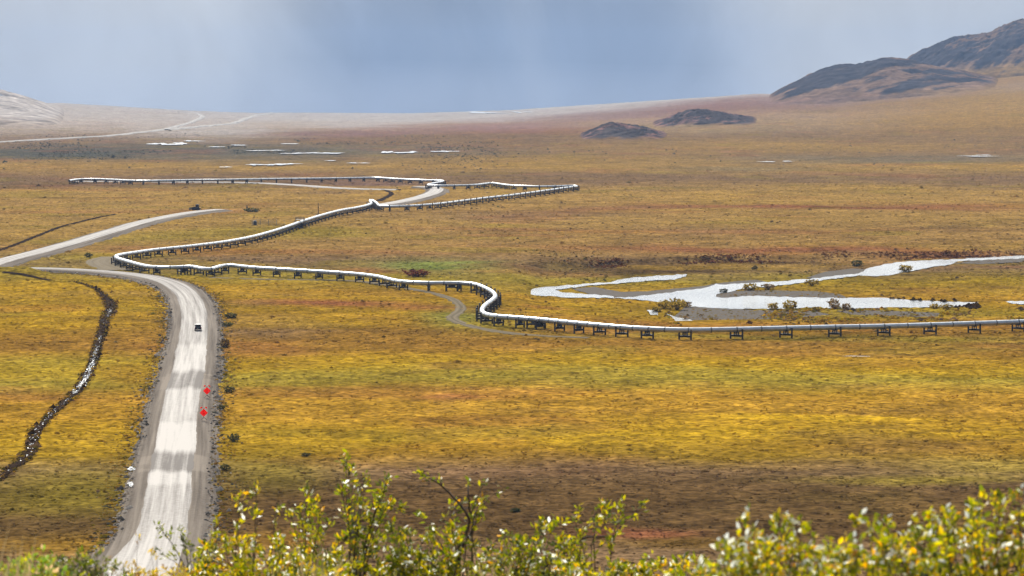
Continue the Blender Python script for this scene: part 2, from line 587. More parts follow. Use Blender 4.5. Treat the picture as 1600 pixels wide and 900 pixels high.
def leaf_mat():
    m, t, b = mat_base('willow_leaf')
    at = N(t, 'ShaderNodeAttribute', attribute_name='cover')
    t.links.new(at.outputs['Color'], b.inputs['Base Color'])
    b.inputs['Roughness'].default_value = 0.38
    b.inputs['Specular IOR Level'].default_value = 0.6
    tr = N(t, 'ShaderNodeBsdfTranslucent')
    g = N(t, 'ShaderNodeHueSaturation'); g.inputs['Saturation'].default_value = 1.1; g.inputs['Value'].default_value = 1.7
    t.links.new(at.outputs['Color'], g.inputs['Color']); t.links.new(g.outputs[0], tr.inputs['Color'])
    mx = N(t, 'ShaderNodeMixShader'); mx.inputs[0].default_value = 0.52
    t.links.new(b.outputs[0], mx.inputs[1]); t.links.new(tr.outputs[0], mx.inputs[2])
    t.links.new(mx.outputs[0], t.nodes['Material Output'].inputs['Surface'])
    return m


M_leaf = leaf_mat()
M_silver = cloth_mat('silvery_leaf_underside', (0.8, 0.82, 0.76), (0.9, 0.92, 0.84), 0.5)  # white tone stands in for sun glints on silvery leaves

# ------------------------------------------------------------------ routes and shores (as seen from the hilltop, laid on the land)
ROAD_PX = [(190, 960), (215, 925), (232, 900), (243, 870), (252, 845), (260, 800), (266, 760), (268.5, 738), (274, 710), (276.5, 690), (279, 662), (283, 640),
           (288.5, 608), (295, 583), (298, 560), (301.5, 536), (303.5, 518), (304, 500), (301, 482), (296, 470), (288, 459), (275, 449.5),
           (257, 442), (230, 435.5), (190, 430), (145, 426.3), (100, 423.6), (70, 422.3)]
FAR_ROAD_PX = [(-110, 440), (-60, 427), (0, 411.5), (60, 396), (120, 379.5), (180, 361.5), (230, 347), (280, 337), (315, 331.8), (343, 329.4)]
BEND_ROAD_PX = [(590, 322.5), (620, 318), (650, 311.5), (672, 305), (682, 299.5), (681, 295.8), (668, 293.4), (652, 293)]
THIN_ROAD_PX = [(622, 297), (580, 296.5), (540, 295), (500, 292.3), (460, 289.5), (420, 287.2), (380, 285.6), (330, 285), (260, 285), (180, 284.2), (120, 284)]
MIST_ROAD_PX = [(-40, 224), (0, 223), (60, 219), (120, 215.5), (170, 213), (220, 207), (260, 202), (290, 194), (310, 186), (316, 181), (300, 176.5), (280, 175)]
MIST_ROAD2_PX = [(260, 203.5), (300, 199.5), (340, 195.5), (370, 191), (385, 185), (402, 180), (425, 176.5)]
TRACK_PX = [(330, 434), (400, 436), (470, 437.5), (540, 438), (590, 443), (640, 451), (680, 459), (705, 467), (719, 477), (719, 487), (705, 495), (712, 502),
            (740, 511), (770, 517), (810, 522), (860, 526), (920, 528)]
PAD_PX = [(186, 423), (172, 418), (160, 413), (156, 409), (165, 405), (178, 402)]
BROOK_PX = [(118, 441), (135, 446), (150, 452), (160, 461), (170, 471), (174, 480), (170, 490), (164, 500), (160, 516), (155, 532), (150, 548), (146, 565), (140, 580),
            (130, 598), (120, 612), (104, 627), (88, 640), (74, 655), (58, 672), (50, 690), (47, 705), (38, 718), (20, 731), (0, 747), (-30, 765), (-80, 800)]
DITCH_PX = [(-30, 399), (0, 391), (30, 380), (60, 368), (90, 356), (120, 348), (150, 340.5), (180, 335)]
DITCH2_PX = [(5, 425.5), (30, 428), (55, 433), (80, 438.5)]
DITCH3_PX = [(592, 314), (603, 308.5), (612, 303.5), (606, 299), (598, 297)]

PIPE_PX = [(1760, 498), (1700, 500), (1600, 503), (1527, 505.5), (1450, 508), (1377, 510), (1297, 511.5), (1216, 513.3), (1141, 515), (1071, 516), (1000, 513.5), (945, 509.5),
           (890, 504.5), (845, 500), (800, 496.5), (772, 494.5), (758, 491), (753, 486), (757, 478.5), (767, 471), (774, 464), (770, 457), (757, 450),
           (742, 444.5), (722, 442.5), (700, 442.5), (660, 442.5), (630, 441), (610, 437.5), (595, 433.5), (570, 430), (540, 427.5), (500, 425),
           (450, 422), (400, 419), (372, 416), (358, 414.6), (346, 416), (335, 419.3), (325, 421.6), (315, 420), (300, 417), (285, 417.5),
           (265, 418.5), (240, 418), (220, 414.5), (200, 409), (185, 404.5), (180.5, 401.5), (187, 398.8), (205, 396), (240, 391), (280, 387),
           (320, 382.5), (360, 377), (400, 369), (440, 357.5), (470, 347), (500, 337.5), (530, 329.5), (556, 325), (572, 321.5), (580, 318),
           (578, 314), (581, 313), (588, 317), (593, 321.5), (605, 322.8), (640, 322), (680, 319.3), (720, 314.5), (760, 309.5), (800, 305.2), (850, 298.5),
           (880, 294.3), (899, 292), (901, 291), (895, 290.4), (870, 291.2), (840, 291.6), (800, 290.2), (775, 287), (765, 286.6), (740, 289.3), (700, 290.3),
           (674, 290.2), (669, 288.8), (680, 286.3), (692, 283.8), (689, 282.5), (660, 281.8), (620, 280), (590, 278), (560, 278.3), (500, 279.2), (450, 279.7),
           (400, 280.2), (350, 281.2), (300, 281.6), (250, 282.6), (210, 282.7), (180, 281.2), (150, 280.2), (125, 280.3), (108, 282.5)]
PIPE_H = 2.65

z3 = lambda L: [(700 + a / 3.3333, 350 + b / 3.3333) for a, b in L]
z4 = lambda L: [(1120 + a / 3.3333, 350 + b / 3.3333) for a, b in L]
WATER_POLYS = [
    # upper channel
    z4([(1900, 150), (1600, 165), (1400, 175), (1200, 185), (1000, 195), (880, 207), (780, 235), (740, 257), (500, 284), (250, 305), (0, 317), (-40, 335), (0, 366),
        (130, 340), (400, 312), (500, 300), (620, 285), (740, 270), (870, 272), (1000, 247), (1130, 224), (1225, 212), (1250, 196), (1400, 188), (1600, 180), (1900, 165)]),
    # the broad pool it falls into, and the lower channel
    z3([(1400, 313), (1340, 333), (1100, 365), (960, 380), (860, 386), (1000, 396), (1110, 407), (1240, 402), (1252, 430), (1420, 441)]) +
    z4([(140, 443), (270, 444), (500, 437), (720, 441), (900, 436), (1100, 435), (1300, 433), (1365, 409), (1150, 404), (1000, 396), (880, 385), (560, 386),
        (300, 379), (160, 375), (60, 386), (-10, 380), (10, 352), (100, 336)]),
    # left branch
    z3([(325, 344), (400, 337), (480, 331), (620, 320), (760, 310), (850, 304), (880, 292), (940, 283), (1100, 270), (1240, 262), (1236, 274), (1180, 290), (1000, 300), (860, 313),
        (720, 322), (620, 336), (560, 345), (600, 358), (760, 368), (870, 377), (860, 386), (640, 384), (480, 373), (380, 358)]),
    z4([(1500, 404), (1700, 398), (1900, 394), (1900, 416), (1700, 419), (1540, 417)]),
    z3([(1035, 450), (1080, 449), (1098, 462), (1090, 474), (1055, 470)]),
    z3([(1140, 470), (1190, 482), (1250, 492), (1400, 503), (1540, 518), (1500, 536), (1430, 562), (1290, 570), (1270, 550), (1205, 522), (1190, 500)]),
]
BAR_POLYS = [
    z3([(640, 336), (760, 328), (900, 352), (1040, 350), (1200, 334), (1330, 322), (1420, 305), (1600, 290), (1660, 300), (1400, 340), (1100, 368), (900, 385), (760, 372)]),
    z4([(-30, 366), (40, 352), (160, 345), (300, 346), (520, 350), (640, 366), (700, 390), (460, 392), (300, 390), (160, 390), (20, 392)]),
    z4([(460, 282), (560, 250), (700, 232), (790, 234), (760, 262), (640, 275)]),
    z3([(1180, 478), (1240, 430), (1420, 438), (1600, 448), (1900, 452), (2000, 470), (1760, 492), (1500, 512), (1280, 498)]),
    z4([(620, 452), (740, 448), (900, 452), (1160, 462), (1150, 482), (900, 480), (700, 470)]),
    z4([(1220, 205), (1400, 186), (1620, 178), (1900, 160), (1900, 190), (1600, 198), (1380, 208)]),
]


def ragged(poly, step=3.0, jit=0.9, seed=1):
    """closed outline in the picture -> jittered closed outline on the land"""
    p = np.array(poly + [poly[0]], float)
    q = []
    for a, b in zip(p[:-1], p[1:]):
        n = max(1, int(np.linalg.norm(b - a) / step))
        for i in range(n):
            q.append(a + (b - a) * i / n)
    q = np.array(q)
    q[:, 0] += jit * 2.2 * vnoise(q[:, 0] * 0.21, q[:, 1] * 0.5, seed) * 1.6
    q[:, 1] += jit * vnoise(q[:, 0] * 0.17, q[:, 1] * 0.7, seed + 9)
    return hits(q)


W_OUT = [ragged(p, 3.0, 0.75, 5 + i) for i, p in enumerate(WATER_POLYS)]
B_OUT = [ragged(p, 7.0, 0.4, 25 + i) for i, p in enumerate(BAR_POLYS)]

_r = hits(ROAD_PX)
_r = np.vstack([_r] + [np.array([[(px - 800) / F * 1081.0, yy, 0.0]]) for px, yy in ((40, 1080.0), (0, 1081.0), (-40, 1083.0), (-100, 1085.0))])
_r[:, 2] = terr(_r[:, 0], _r[:, 1])
road_c = smooth_path(_r, 2.0, 9.0)
far_c = smooth_path(hits(FAR_ROAD_PX), 3.0, 10.0)
bend_c = smooth_path(hits(BEND_ROAD_PX), 3.0, 8.0)
thin_c = smooth_path(hits(THIN_ROAD_PX), 5.0, 15.0)
mist_c = smooth_path(hits(MIST_ROAD_PX), 15.0, 40.0)
mist2_c = smooth_path(hits(MIST_ROAD2_PX), 15.0, 40.0)
track_c = smooth_path(hits(TRACK_PX), 2.0, 5.0)
pad_c = smooth_path(hits(PAD_PX), 2.0, 5.0)
brook_c = smooth_path(hits(BROOK_PX), 1.2, 2.0)
ditch_c = smooth_path(hits(DITCH_PX), 2.0, 4.0)
ditch2_c = smooth_path(hits(DITCH2_PX), 2.0, 4.0)
ditch3_c = smooth_path(hits(DITCH3_PX), 3.0, 4.0)
pipe_c = smooth_path(hits(PIPE_PX, PIPE_H), 1.0, 3.0)

# nearest-route search, to keep plants off roads and water
kd_pts = []
for arr, w in ((road_c, 9.0), (far_c, 9.0), (bend_c, 7.5), (track_c, 3.5), (pad_c, 6), (brook_c, 2.6)):
    for p in arr[::3]:
        kd_pts.append((p[0], p[1], w))
kd = kdtree.KDTree(len(kd_pts))
for i, p in enumerate(kd_pts):
    kd.insert((p[0], p[1], 0), i)
kd.balance()


def clear_of_routes(x, y, pad=0.0):
    co, i, dist = kd.find((x, y, 0))
    return dist > kd_pts[i][2] + pad


# ------------------------------------------------------------------ land cover (what grows where, plus painted cloud shade and far haze)
YEL = np.array((0.40, 0.238, 0.011)); OLI = np.array((0.19, 0.137, 0.017)); ORA = np.array((0.275, 0.142, 0.022))
RED = np.array((0.19, 0.062, 0.030)); DRK = np.array((0.105, 0.060, 0.022)); GRN = np.array((0.13, 0.15, 0.03))
GLD = np.array((0.35, 0.19, 0.020)); TAN = np.array((0.36, 0.25, 0.12)); PAL = np.array((0.42, 0.37, 0.33)); PUR = np.array((0.22, 0.125, 0.105))  # the pale tone puts far haze into the ground colour
SCR = np.array((0.085, 0.082, 0.06)); BRN = np.array((0.19, 0.115, 0.055)); GRV = np.array((0.2, 0.175, 0.15))

MID = np.array((0.275, 0.16, 0.046)); MGO = np.array((0.36, 0.215, 0.055))
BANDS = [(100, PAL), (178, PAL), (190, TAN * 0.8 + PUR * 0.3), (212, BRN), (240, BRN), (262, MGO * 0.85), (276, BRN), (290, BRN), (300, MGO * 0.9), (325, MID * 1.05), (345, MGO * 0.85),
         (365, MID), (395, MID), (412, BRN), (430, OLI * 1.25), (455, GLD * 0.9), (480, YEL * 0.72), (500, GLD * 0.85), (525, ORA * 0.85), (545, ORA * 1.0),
         (575, YEL * 0.85), (600, OLI * 1.4), (625, GLD), (655, GLD * 0.95), (690, YEL * 0.9), (715, YEL * 0.65), (738, BRN), (770, DRK), (830, DRK), (860, BRN), (900, BRN), (1000, OLI)]  # dark lower bands put a cloud shadow into the cover colour
PATCHES = [
    # cx, cy, rx, ry, colour, strength
    (60, 178, 360, 30, PAL * np.array((1.02, 1.0, 0.98)), 0.95), (330, 200, 120, 18, PAL, 0.75), (560, 190, 110, 7, PAL, 0.8), (720, 180, 200, 5, PAL, 0.9), (1000, 168, 190, 6, PAL, 0.9),  # pale patches stand in for mist over the far plain
    (560, 207, 130, 7, PUR, 0.9), (760, 196, 170, 9, PUR * 1.2, 0.85), (1000, 185, 200, 8, PUR, 0.8), (850, 205, 140, 6, RED, 0.5), (1150, 180, 120, 8, RED * 1.1, 0.7), (1330, 182, 230, 9, PUR * 0.9, 0.85),
    (1620, 175, 400, 9, TAN * 0.45 + PUR * 0.45, 0.96), (1560, 187, 330, 5, GLD * 0.55 + TAN * 0.2, 0.7), (1480, 140, 130, 20, TAN * 0.6, 0.8), (1560, 165, 110, 14, GLD * 0.8, 0.8), (1560, 200, 240, 16, GLD * 0.85, 0.7),
    (120, 238, 260, 12, SCR, 0.95), (420, 240, 190, 14, SCR * 1.2, 0.7), (650, 238, 160, 8, SCR * 1.3, 0.5), (140, 263, 160, 9, MID * 1.05, 0.5), (1380, 248, 300, 6, SCR * 1.5, 0.55), (1150, 262, 120, 5, SCR * 1.4, 0.5),  # dark far-left scrub patches carry painted cloud shade
    (1250, 230, 340, 10, MGO * 0.8, 0.8), (830, 250, 260, 10, MGO * 0.75, 0.7), (1100, 205, 160, 7, TAN * 0.8, 0.6),
    (200, 290, 300, 7, BRN * 0.75, 0.75), (560, 290, 90, 6, PUR * 0.9, 0.7), (130, 308, 260, 9, MGO * 0.85, 0.7), (1000, 280, 400, 8, BRN * 0.9, 0.6), (1300, 295, 420, 10, MGO * 0.8, 0.7),
    (1300, 324, 340, 4.5, RED * 1.0, 0.85), (950, 328, 180, 3, RED * 1.1, 0.5), (1050, 362, 420, 4, RED * 1.3, 0.5), (1300, 352, 420, 10, MID * 0.9, 0.6), (1250, 390, 420, 6, RED * 1.1, 0.75), (830, 335, 200, 9, BRN * 1.1, 0.6), (700, 375, 230, 16, MID * 0.95, 0.6), (330, 400, 120, 6, ORA * 0.9, 0.7),
    (690, 414, 115, 7, GRN * 1.25, 0.95), (560, 425, 60, 6, RED, 0.6), (1000, 412, 180, 4, DRK * 0.8, 0.9), (1180, 404, 140, 3, DRK * 0.8, 0.8),
    (900, 425, 130, 10, OLI * 1.2, 0.7), (1250, 425, 150, 12, OLI * 1.2, 0.7), (1450, 432, 220, 14, YEL * 0.65, 0.65), (1350, 485, 320, 12, OLI * 1.25, 0.75), (930, 470, 120, 18, YEL * 0.8, 0.7), (850, 478, 50, 6, RED * 1.3, 0.5),
    (720, 500, 60, 20, GRN * 1.2, 0.7), (800, 515, 90, 8, OLI * 1.2, 0.8), (1300, 528, 420, 7, OLI * 1.1, 0.85), (450, 432, 170, 4, OLI * 1.3, 0.8),
    (520, 477, 130, 5, RED * 1.25, 0.85), (660, 483, 60, 5, RED * 1.3, 0.6), (480, 505, 120, 8, YEL * 0.9, 0.7), (420, 520, 120, 7, BRN, 0.7),
    (1100, 553, 520, 9, ORA * 1.05, 0.6), (700, 570, 340, 12, YEL * 0.85, 0.6), (1000, 590, 500, 10, OLI * 1.5, 0.7), (1300, 640, 420, 14, GLD, 0.7), (1260, 662, 160, 7, YEL * 1.15, 0.95),
    (680, 694, 220, 9, YEL * 1.1, 0.95), (1000, 690, 180, 8, YEL, 0.7), (700, 632, 60, 5, RED * 1.3, 0.5), (450, 600, 110, 10, OLI * 1.2, 0.8), (420, 640, 80, 14, GLD, 0.6),
    (430, 740, 110, 25, OLI * 0.9, 0.8), (1400, 748, 170, 8, OLI * 1.5, 0.8), (1560, 730, 160, 12, OLI * 1.3, 0.7), (1420, 700, 260, 12, ORA * 0.9, 0.7), (800, 780, 300, 30, DRK * 1.05, 0.7), (1100, 770, 260, 40, DRK * 1.1, 0.7),  # dark heath patches carry the painted foreground cloud shade
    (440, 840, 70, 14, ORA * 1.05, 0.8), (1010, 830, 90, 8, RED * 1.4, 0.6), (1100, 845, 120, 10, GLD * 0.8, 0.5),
    (120, 455, 180, 14, YEL * 0.95, 0.8), (60, 500, 150, 20, YEL * 0.9, 0.7), (60, 540, 120, 8, ORA, 0.5), (90, 570, 170, 15, OLI * 1.5, 0.75), (190, 640, 90, 22, GLD * 0.95, 0.8), (60, 615, 120, 10, ORA, 0.7), (200, 590, 60, 16, GLD * 0.8, 0.7),
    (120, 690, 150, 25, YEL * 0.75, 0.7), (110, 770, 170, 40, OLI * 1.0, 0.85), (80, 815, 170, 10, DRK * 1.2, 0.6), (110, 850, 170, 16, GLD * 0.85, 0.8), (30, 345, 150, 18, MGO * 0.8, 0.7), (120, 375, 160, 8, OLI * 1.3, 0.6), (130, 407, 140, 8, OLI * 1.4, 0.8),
    (310, 365, 150, 9, OLI * 1.4, 0.6), (480, 365, 110, 10, OLI * 1.4, 0.7),
]


def cover(x, y, extra=0):
    x = np.asarray(x, float); y = np.asarray(y, float)
    px, py = project(x, np.maximum(y, 5.0), 0.0)
    d = np.hypot(x, y)
    py = np.clip(py, 100, 1100)
    n1 = fbm(x / 90.0, y / 90.0, 4, 31 + extra); n2 = fbm(x / 110.0, y / 120.0, 4, 47 + extra); n3 = fbm(x / 22.0, y / 20.0, 3, 61 + extra)
    k = np.clip((py - 121) / 300.0, 0.12, 1.6)
    wpx = px + 55 * n1 + 14 * n3
    wpy = py + (15 * n2 + 3 * n3) * k
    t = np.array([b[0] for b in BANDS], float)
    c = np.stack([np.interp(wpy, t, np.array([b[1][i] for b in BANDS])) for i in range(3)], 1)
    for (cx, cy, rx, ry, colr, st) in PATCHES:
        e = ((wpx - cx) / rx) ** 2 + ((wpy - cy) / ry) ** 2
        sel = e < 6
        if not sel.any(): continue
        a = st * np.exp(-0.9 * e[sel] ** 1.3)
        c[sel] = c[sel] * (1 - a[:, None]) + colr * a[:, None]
    # random drifts of red dwarf birch, olive sedge, dark heath
    m = fbm(x / 75.0, y / 60.0, 4, 71 + extra); m2 = fbm(x / 60.0, y / 45.0, 4, 83 + extra); m3 = fbm(x / 14.0, y / 16.0, 3, 97 + extra)
    far = 1 - 0.6 * sstep(2500, 5500, d)
    near = 1 - sstep(690, 745, wpy) * 0.75
    for (mm, thr, colr, st) in ((m, 0.27, RED * 1.5, 0.24), (m2, 0.25, OLI * 1.15, 0.42), (-m2, 0.28, YEL * 0.9, 0.34), (-m, 0.28, BRN * 0.9, 0.32), (m3, 0.36, DRK * 1.1, 0.3)):
        a = (st * sstep(thr, thr + 0.25, mm) * far * near * (0.45 if colr[1] > 0.2 else 1.0) ** sstep(1000, 1500, d))[:, None]
        c = c * (1 - a) + colr * a
    # thin wet drainage lines and broken hummock edges
    ln = 1 - np.abs(fbm(x / 60.0 + 0.4 * n3, y / 34.0, 3, 113 + extra)) * 5.5
    gate = sstep(-0.05, 0.3, fbm(x / 130.0, y / 110.0, 2, 131 + extra))
    a = (0.62 * np.clip(ln - 0.35, 0, 1) * gate * (1 - 0.7 * sstep(1500, 3500, d)))[:, None]
    c = c * (1 - a) + (DRK * 0.75) * a
    c = c * (1 + (0.22 * n3 + 0.22 * m3) * (1 - 0.85 * sstep(3000, 5200, d)))[:, None]
    # the hilltop itself
    kk = (1 - sstep(200, 380, d))[:, None]
    top = OLI * (1.0 + 0.5 * vnoise(x * 3, y * 3, 5))[:, None] + 0.08 * vnoise(x * 1.3, y * 1.3, 6)[:, None] * np.array((1, .8, .3))
    c = c * (1 - kk) + np.clip(top, 0.03, 1) * kk
    return np.clip(c * 0.86, 0.012, 0.8)


# ------------------------------------------------------------------ ground sheet
def build_ground():
    a_f = np.arctan((np.arange(-260, 1861, 2.2) - 800) / F)
    a_l = np.concatenate([np.linspace(-math.pi, a_f[0] - 0.02, 40)])
    a_r = np.linspace(a_f[-1] + 0.02, math.pi, 40)
    ang = np.concatenate([a_l, a_f, a_r])
    pys = np.arange(905, 171, -1.05)
    d = np.concatenate([np.array([0.5, 2, 4, 6, 8]), np.linspace(9, 22, 27), np.linspace(25, 400, 40), depth_at(pys)[depth_at(pys) > 405],
                        np.linspace(6650, 9300, 24)])
    A, D = np.meshgrid(ang, d)
    x = (np.sin(A) * D).ravel(); y = (np.cos(A) * D).ravel()
    # straight rows across the view
    z = terr(x, y)
    dd = np.hypot(x, y)
    bump = 0.2 * fbm(x / 3.4, y / 6.0, 3, 201) + 0.12 * vnoise(x / 1.1, y / 2.6, 205)
    bump = bump * sstep(380, 430, dd) + 0.05 * vnoise(x / 0.5, y / 0.5, 207) * (1 - sstep(60, 200, dd))
    bump = bump * (1 + 3.0 * sstep(1400, 4000, dd))
    px, py = project(x, y, 0)
    fp = (px > 780) & (py > 380) & (py < 530) & (y > 500)
    lowz = np.zeros_like(z)
    for poly in W_OUT + B_OUT:
        sel = np.where(fp & (x > poly[:, 0].min()) & (x < poly[:, 0].max()) & (y > poly[:, 1].min()) & (y < poly[:, 1].max()))[0]
        if len(sel):
            ins = in_poly(x[sel], y[sel], poly)
            bump[sel[ins]] = 0.0
            lowz[sel[ins]] = -0.45
    z = z + bump + lowz
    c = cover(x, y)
    nr, na = len(d), len(ang)
    i = np.arange(nr - 1)[:, None] * na + np.arange(na - 1)[None, :]
    i = i.ravel()
    quads = np.stack([i, i + 1, i + na + 1, i + na], 1)
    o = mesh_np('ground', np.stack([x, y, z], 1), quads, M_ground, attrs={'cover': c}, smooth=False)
    tag(o, kind='structure')
    return o


build_ground()


# ------------------------------------------------------------------ strips laid on the land
def strip(name, c, cross, mat, kind='structure', fresh=None, wob=0.0, seed=3, parent=None, base=None, flare=False):
    """cross: list of (offset to the right, height over the land, lane value)"""
    t, nrm = normals2(c)
    s = np.concatenate([[0], np.cumsum(np.linalg.norm(np.diff(c[:, :2], axis=0), axis=1))])
    zc = terr(c[:, 0], c[:, 1]) if base is None else base
    V, lat, lon, fr = [], [], [], []
    m = len(cross)
    for j, (off, h, lane) in enumerate(cross):
        o = np.full(len(c), float(off))
        if flare:
            pyc = project(c[:, 0], c[:, 1], 1.0)[1]
            o = o * (1 + (0.75 if off < 0 else 0.12) * sstep(815, 905, pyc))
        if wob and (j == 0 or j == m - 1):
            o = o + wob * np.sign(off if off else 1) * fbm(s / 9.0, np.full(len(s), j * 7.7), 3, seed)
        elif wob:
            o = o + 0.25 * wob * fbm(s / 12.0, np.full(len(s), j * 3.3), 2, seed + 2)
        X = c[:, 0] + nrm[:, 0] * o; Y = c[:, 1] + nrm[:, 1] * o
        edge = h < 0
        Z = (terr(X, Y) if edge else zc) + h
        if wob and 0 < j < m - 1 and not edge:
            Z = Z + 0.05 * (wob if wob < 0.9 else 0.35) * fbm(s / 3.0, np.full(len(s), j * 5.1), 3, seed + 5)
        V.append(np.stack([X, Y, Z], 1)); lat.append(o); lon.append(s)
        f = np.full(len(c), lane, float)
        if fresh is not None: f = fresh(s, o, f, c)
        fr.append(f)
    n = len(c)
    V = np.concatenate(V)
    idx = np.arange(n - 1)
    quads = np.concatenate([np.stack([j * n + idx, j * n + idx + 1, (j + 1) * n + idx + 1, (j + 1) * n + idx], 1) for j in range(m - 1)])[:, ::-1]
    o = mesh_np(name, V, quads, mat, attrs={'lat': np.concatenate(lat), 'lon': np.concatenate(lon), 'fresh': np.concatenate(fr)}, parent=parent, smooth=True)
    if kind: tag(o, kind=kind)
    return o


def road_fresh(s, o, f, c):  # pale and dark bands along the road's length
    px, py = project(c[:, 0], c[:, 1], 1.0)
    py = py + 3.0 * vnoise(o * 0.6, s * 0.02, 77) + 1.2 * vnoise(o * 1.9, s * 0.02, 78)
    tb = [(400, 0.35), (440, 0.45), (470, 0.48), (500, 0.56), (534, 0.5), (540, 0.82), (576, 0.9), (584, 0.2), (604, 0.14), (610, 0.78), (640, 0.78), (658, 0.68), (664, 1.1), (700, 1.15),
          (710, 0.12), (732, 0.08), (739, 0.95), (752, 0.92), (758, 0.6), (800, 0.58), (850, 0.75), (920, 0.9)]
    return interp(py, tb) + f


def bank_fresh(s, o, f, c):  # inner shoulders paler beside the dark road bands
    px, py = project(c[:, 0], c[:, 1], 1.0)
    return f + 0.35 * np.where((py > 584) & (py < 607) | (py > 709) & (py < 735), 1, 0) * (np.abs(o) < 5.5)


ROAD_H = 0.95
road_z = terr(road_c[:, 0], road_c[:, 1])
kz = np.exp(-0.5 * (np.arange(-20, 21) / 9.0) ** 2); kz /= kz.sum()
road_z = np.convolve(np.pad(road_z, 20, mode='edge'), kz, 'valid')
strip('road_embankment', road_c, [(-9.3, -0.25, 0.25), (-8.0, -0.02, 0.3), (-6.6, 0.35, 0.4), (-5.2, 0.78, 0.55), (-3.6, 0.90, 0.6), (0, 0.9, 0.6), (3.6, 0.90, 0.6), (5.4, 0.74, 0.5),
                                  (7.0, 0.3, 0.3), (8.4, -0.02, 0.35), (9.6, -0.25, 0.3)], M_bank, fresh=bank_fresh, wob=2.2, base=road_z, flare=True)
strip('gravel_road', road_c, [(-4.3, 0.80, -0.6), (-3.7, 0.93, -0.25), (-2.7, 0.965, 0.05), (-1.2, 0.985, 0.0), (0, 0.995, 0.0), (1.2, 0.985, 0.0), (2.6, 0.965, 0.05), (3.6, 0.93, -0.25), (4.2, 0.80, -0.6)], M_road,
      fresh=road_fresh, wob=0.25, base=road_z, flare=True)
far_z = terr(far_c[:, 0], far_c[:, 1])
strip('road_embankment', far_c, [(-9, -0.2, 0.3), (-5.5, 0.5, 0.4), (-4, 0.8, 0.5), (4, 0.8, 0.5), (6, 0.5, 0.4), (10, -0.2, 0.3)], M_bank, wob=1.0, seed=13)
strip('gravel_road', far_c, [(-4.2, 0.78, 0.3), (-3.4, 0.86, 0.55), (0, 0.93, 0.62), (3.4, 0.86, 0.55), (4.2, 0.78, 0.3)], M_road, wob=0.3, seed=15)
strip('road_embankment', bend_c, [(-8, -0.2, 0.3), (-4.5, 0.8, 0.5), (4.5, 0.8, 0.5), (9, -0.2, 0.3)], M_bank, wob=1.0, seed=23)
strip('gravel_road', bend_c, [(-4.4, 0.83, 0.6), (0, 0.92, 0.75), (4.4, 0.83, 0.6)], M_road, wob=0.3, seed=25)
strip('gravel_road', thin_c, [(-5, -0.2, 0.2), (-3.2, 0.5, 0.6), (0, 0.6, 0.7), (3.2, 0.5, 0.6), (5, -0.2, 0.2)], M_road, wob=0.6, seed=27)
strip('gravel_road', mist_c, [(-7, -0.4, 0.1), (-3.5, 1.2, 0.45), (3.5, 1.2, 0.45), (7, -0.4, 0.1)], M_road, wob=1.0, seed=29)
strip('gravel_road', mist2_c, [(-7, -0.4, 0.3), (-4, 1.4, 0.5), (4, 1.4, 0.5), (7, -0.4, 0.3)], M_road, wob=1.0, seed=30)
strip('access_track', track_c, [(-2.3, -0.15, 0.1), (-1.5, 0.12, 0.3), (-0.9, 0.16, 0.8), (0, 0.18, 0.1), (0.9, 0.16, 0.8), (1.5, 0.12, 0.3), (2.4, -0.15, 0.1)], M_track, wob=1.6, seed=33)
strip('access_track', pad_c, [(-6.5, -0.2, 0.5), (-5, 0.25, 0.75), (0, 0.3, 0.85), (5, 0.25, 0.75), (6.5, -0.2, 0.5)], M_track, wob=1.5, seed=35)


def width_strip(name, c, wfun, mat, h, seed, kind='structure', rough=0.5):
    """flat strip of varying width with a ragged edge"""
    t, nrm = normals2(c)
    s = np.concatenate([[0], np.cumsum(np.linalg.norm(np.diff(c[:, :2], axis=0), axis=1))])
    w = wfun(s / s[-1], c)
    V = []
    offs = (-1, -0.5, 0, 0.5, 1)
    w = w * (0.52 if name == 'brook_bed' else 0.8)
    for j, u in enumerate(offs):
        o = u * w * (1 + rough * fbm(s / 3.5, np.full(len(s), 9.0 * j + seed), 3, seed) * (1 if abs(u) == 1 else 0.2))
        X = c[:, 0] + nrm[:, 0] * o; Y = c[:, 1] + nrm[:, 1] * o
        V.append(np.stack([X, Y, terr(X, Y) + (h if abs(u) < 1 else h - 0.12) + 0.05 * vnoise(X / 0.9, Y / 0.9, seed) * (mat is M_peat)], 1))
    n = len(c)
    idx = np.arange(n - 1)
    quads = np.concatenate([np.stack([j * n + idx, j * n + idx + 1, (j + 1) * n + idx + 1, (j + 1) * n + idx], 1) for j in range(4)])[:, ::-1]
    o = mesh_np(name, np.concatenate(V), quads, mat)
    return tag(o, kind=kind)


def brook_w(u, c):
    px, py = project(c[:, 0], c[:, 1], 0)
    return interp(py, [(440, 0.7), (455, 1.3), (475, 3.0), (500, 2.4), (540, 2.0), (570, 1.9), (600, 2.2), (640, 1.8), (690, 1.9), (720, 1.7), (760, 2.0), (800, 2)])


width_strip('brook_bed', brook_c, brook_w, M_peat, 0.26, 41, rough=1.0)
width_strip('ditch', ditch_c, lambda u, c: 1.6 + 0 * u, M_peat, 0.24, 43)
width_strip('ditch', ditch2_c, lambda u, c: 1.4 + 0 * u, M_peat, 0.24, 44)
width_strip('ditch', ditch3_c, lambda u, c: 2.0 + 0 * u, M_peat, 0.3, 46)


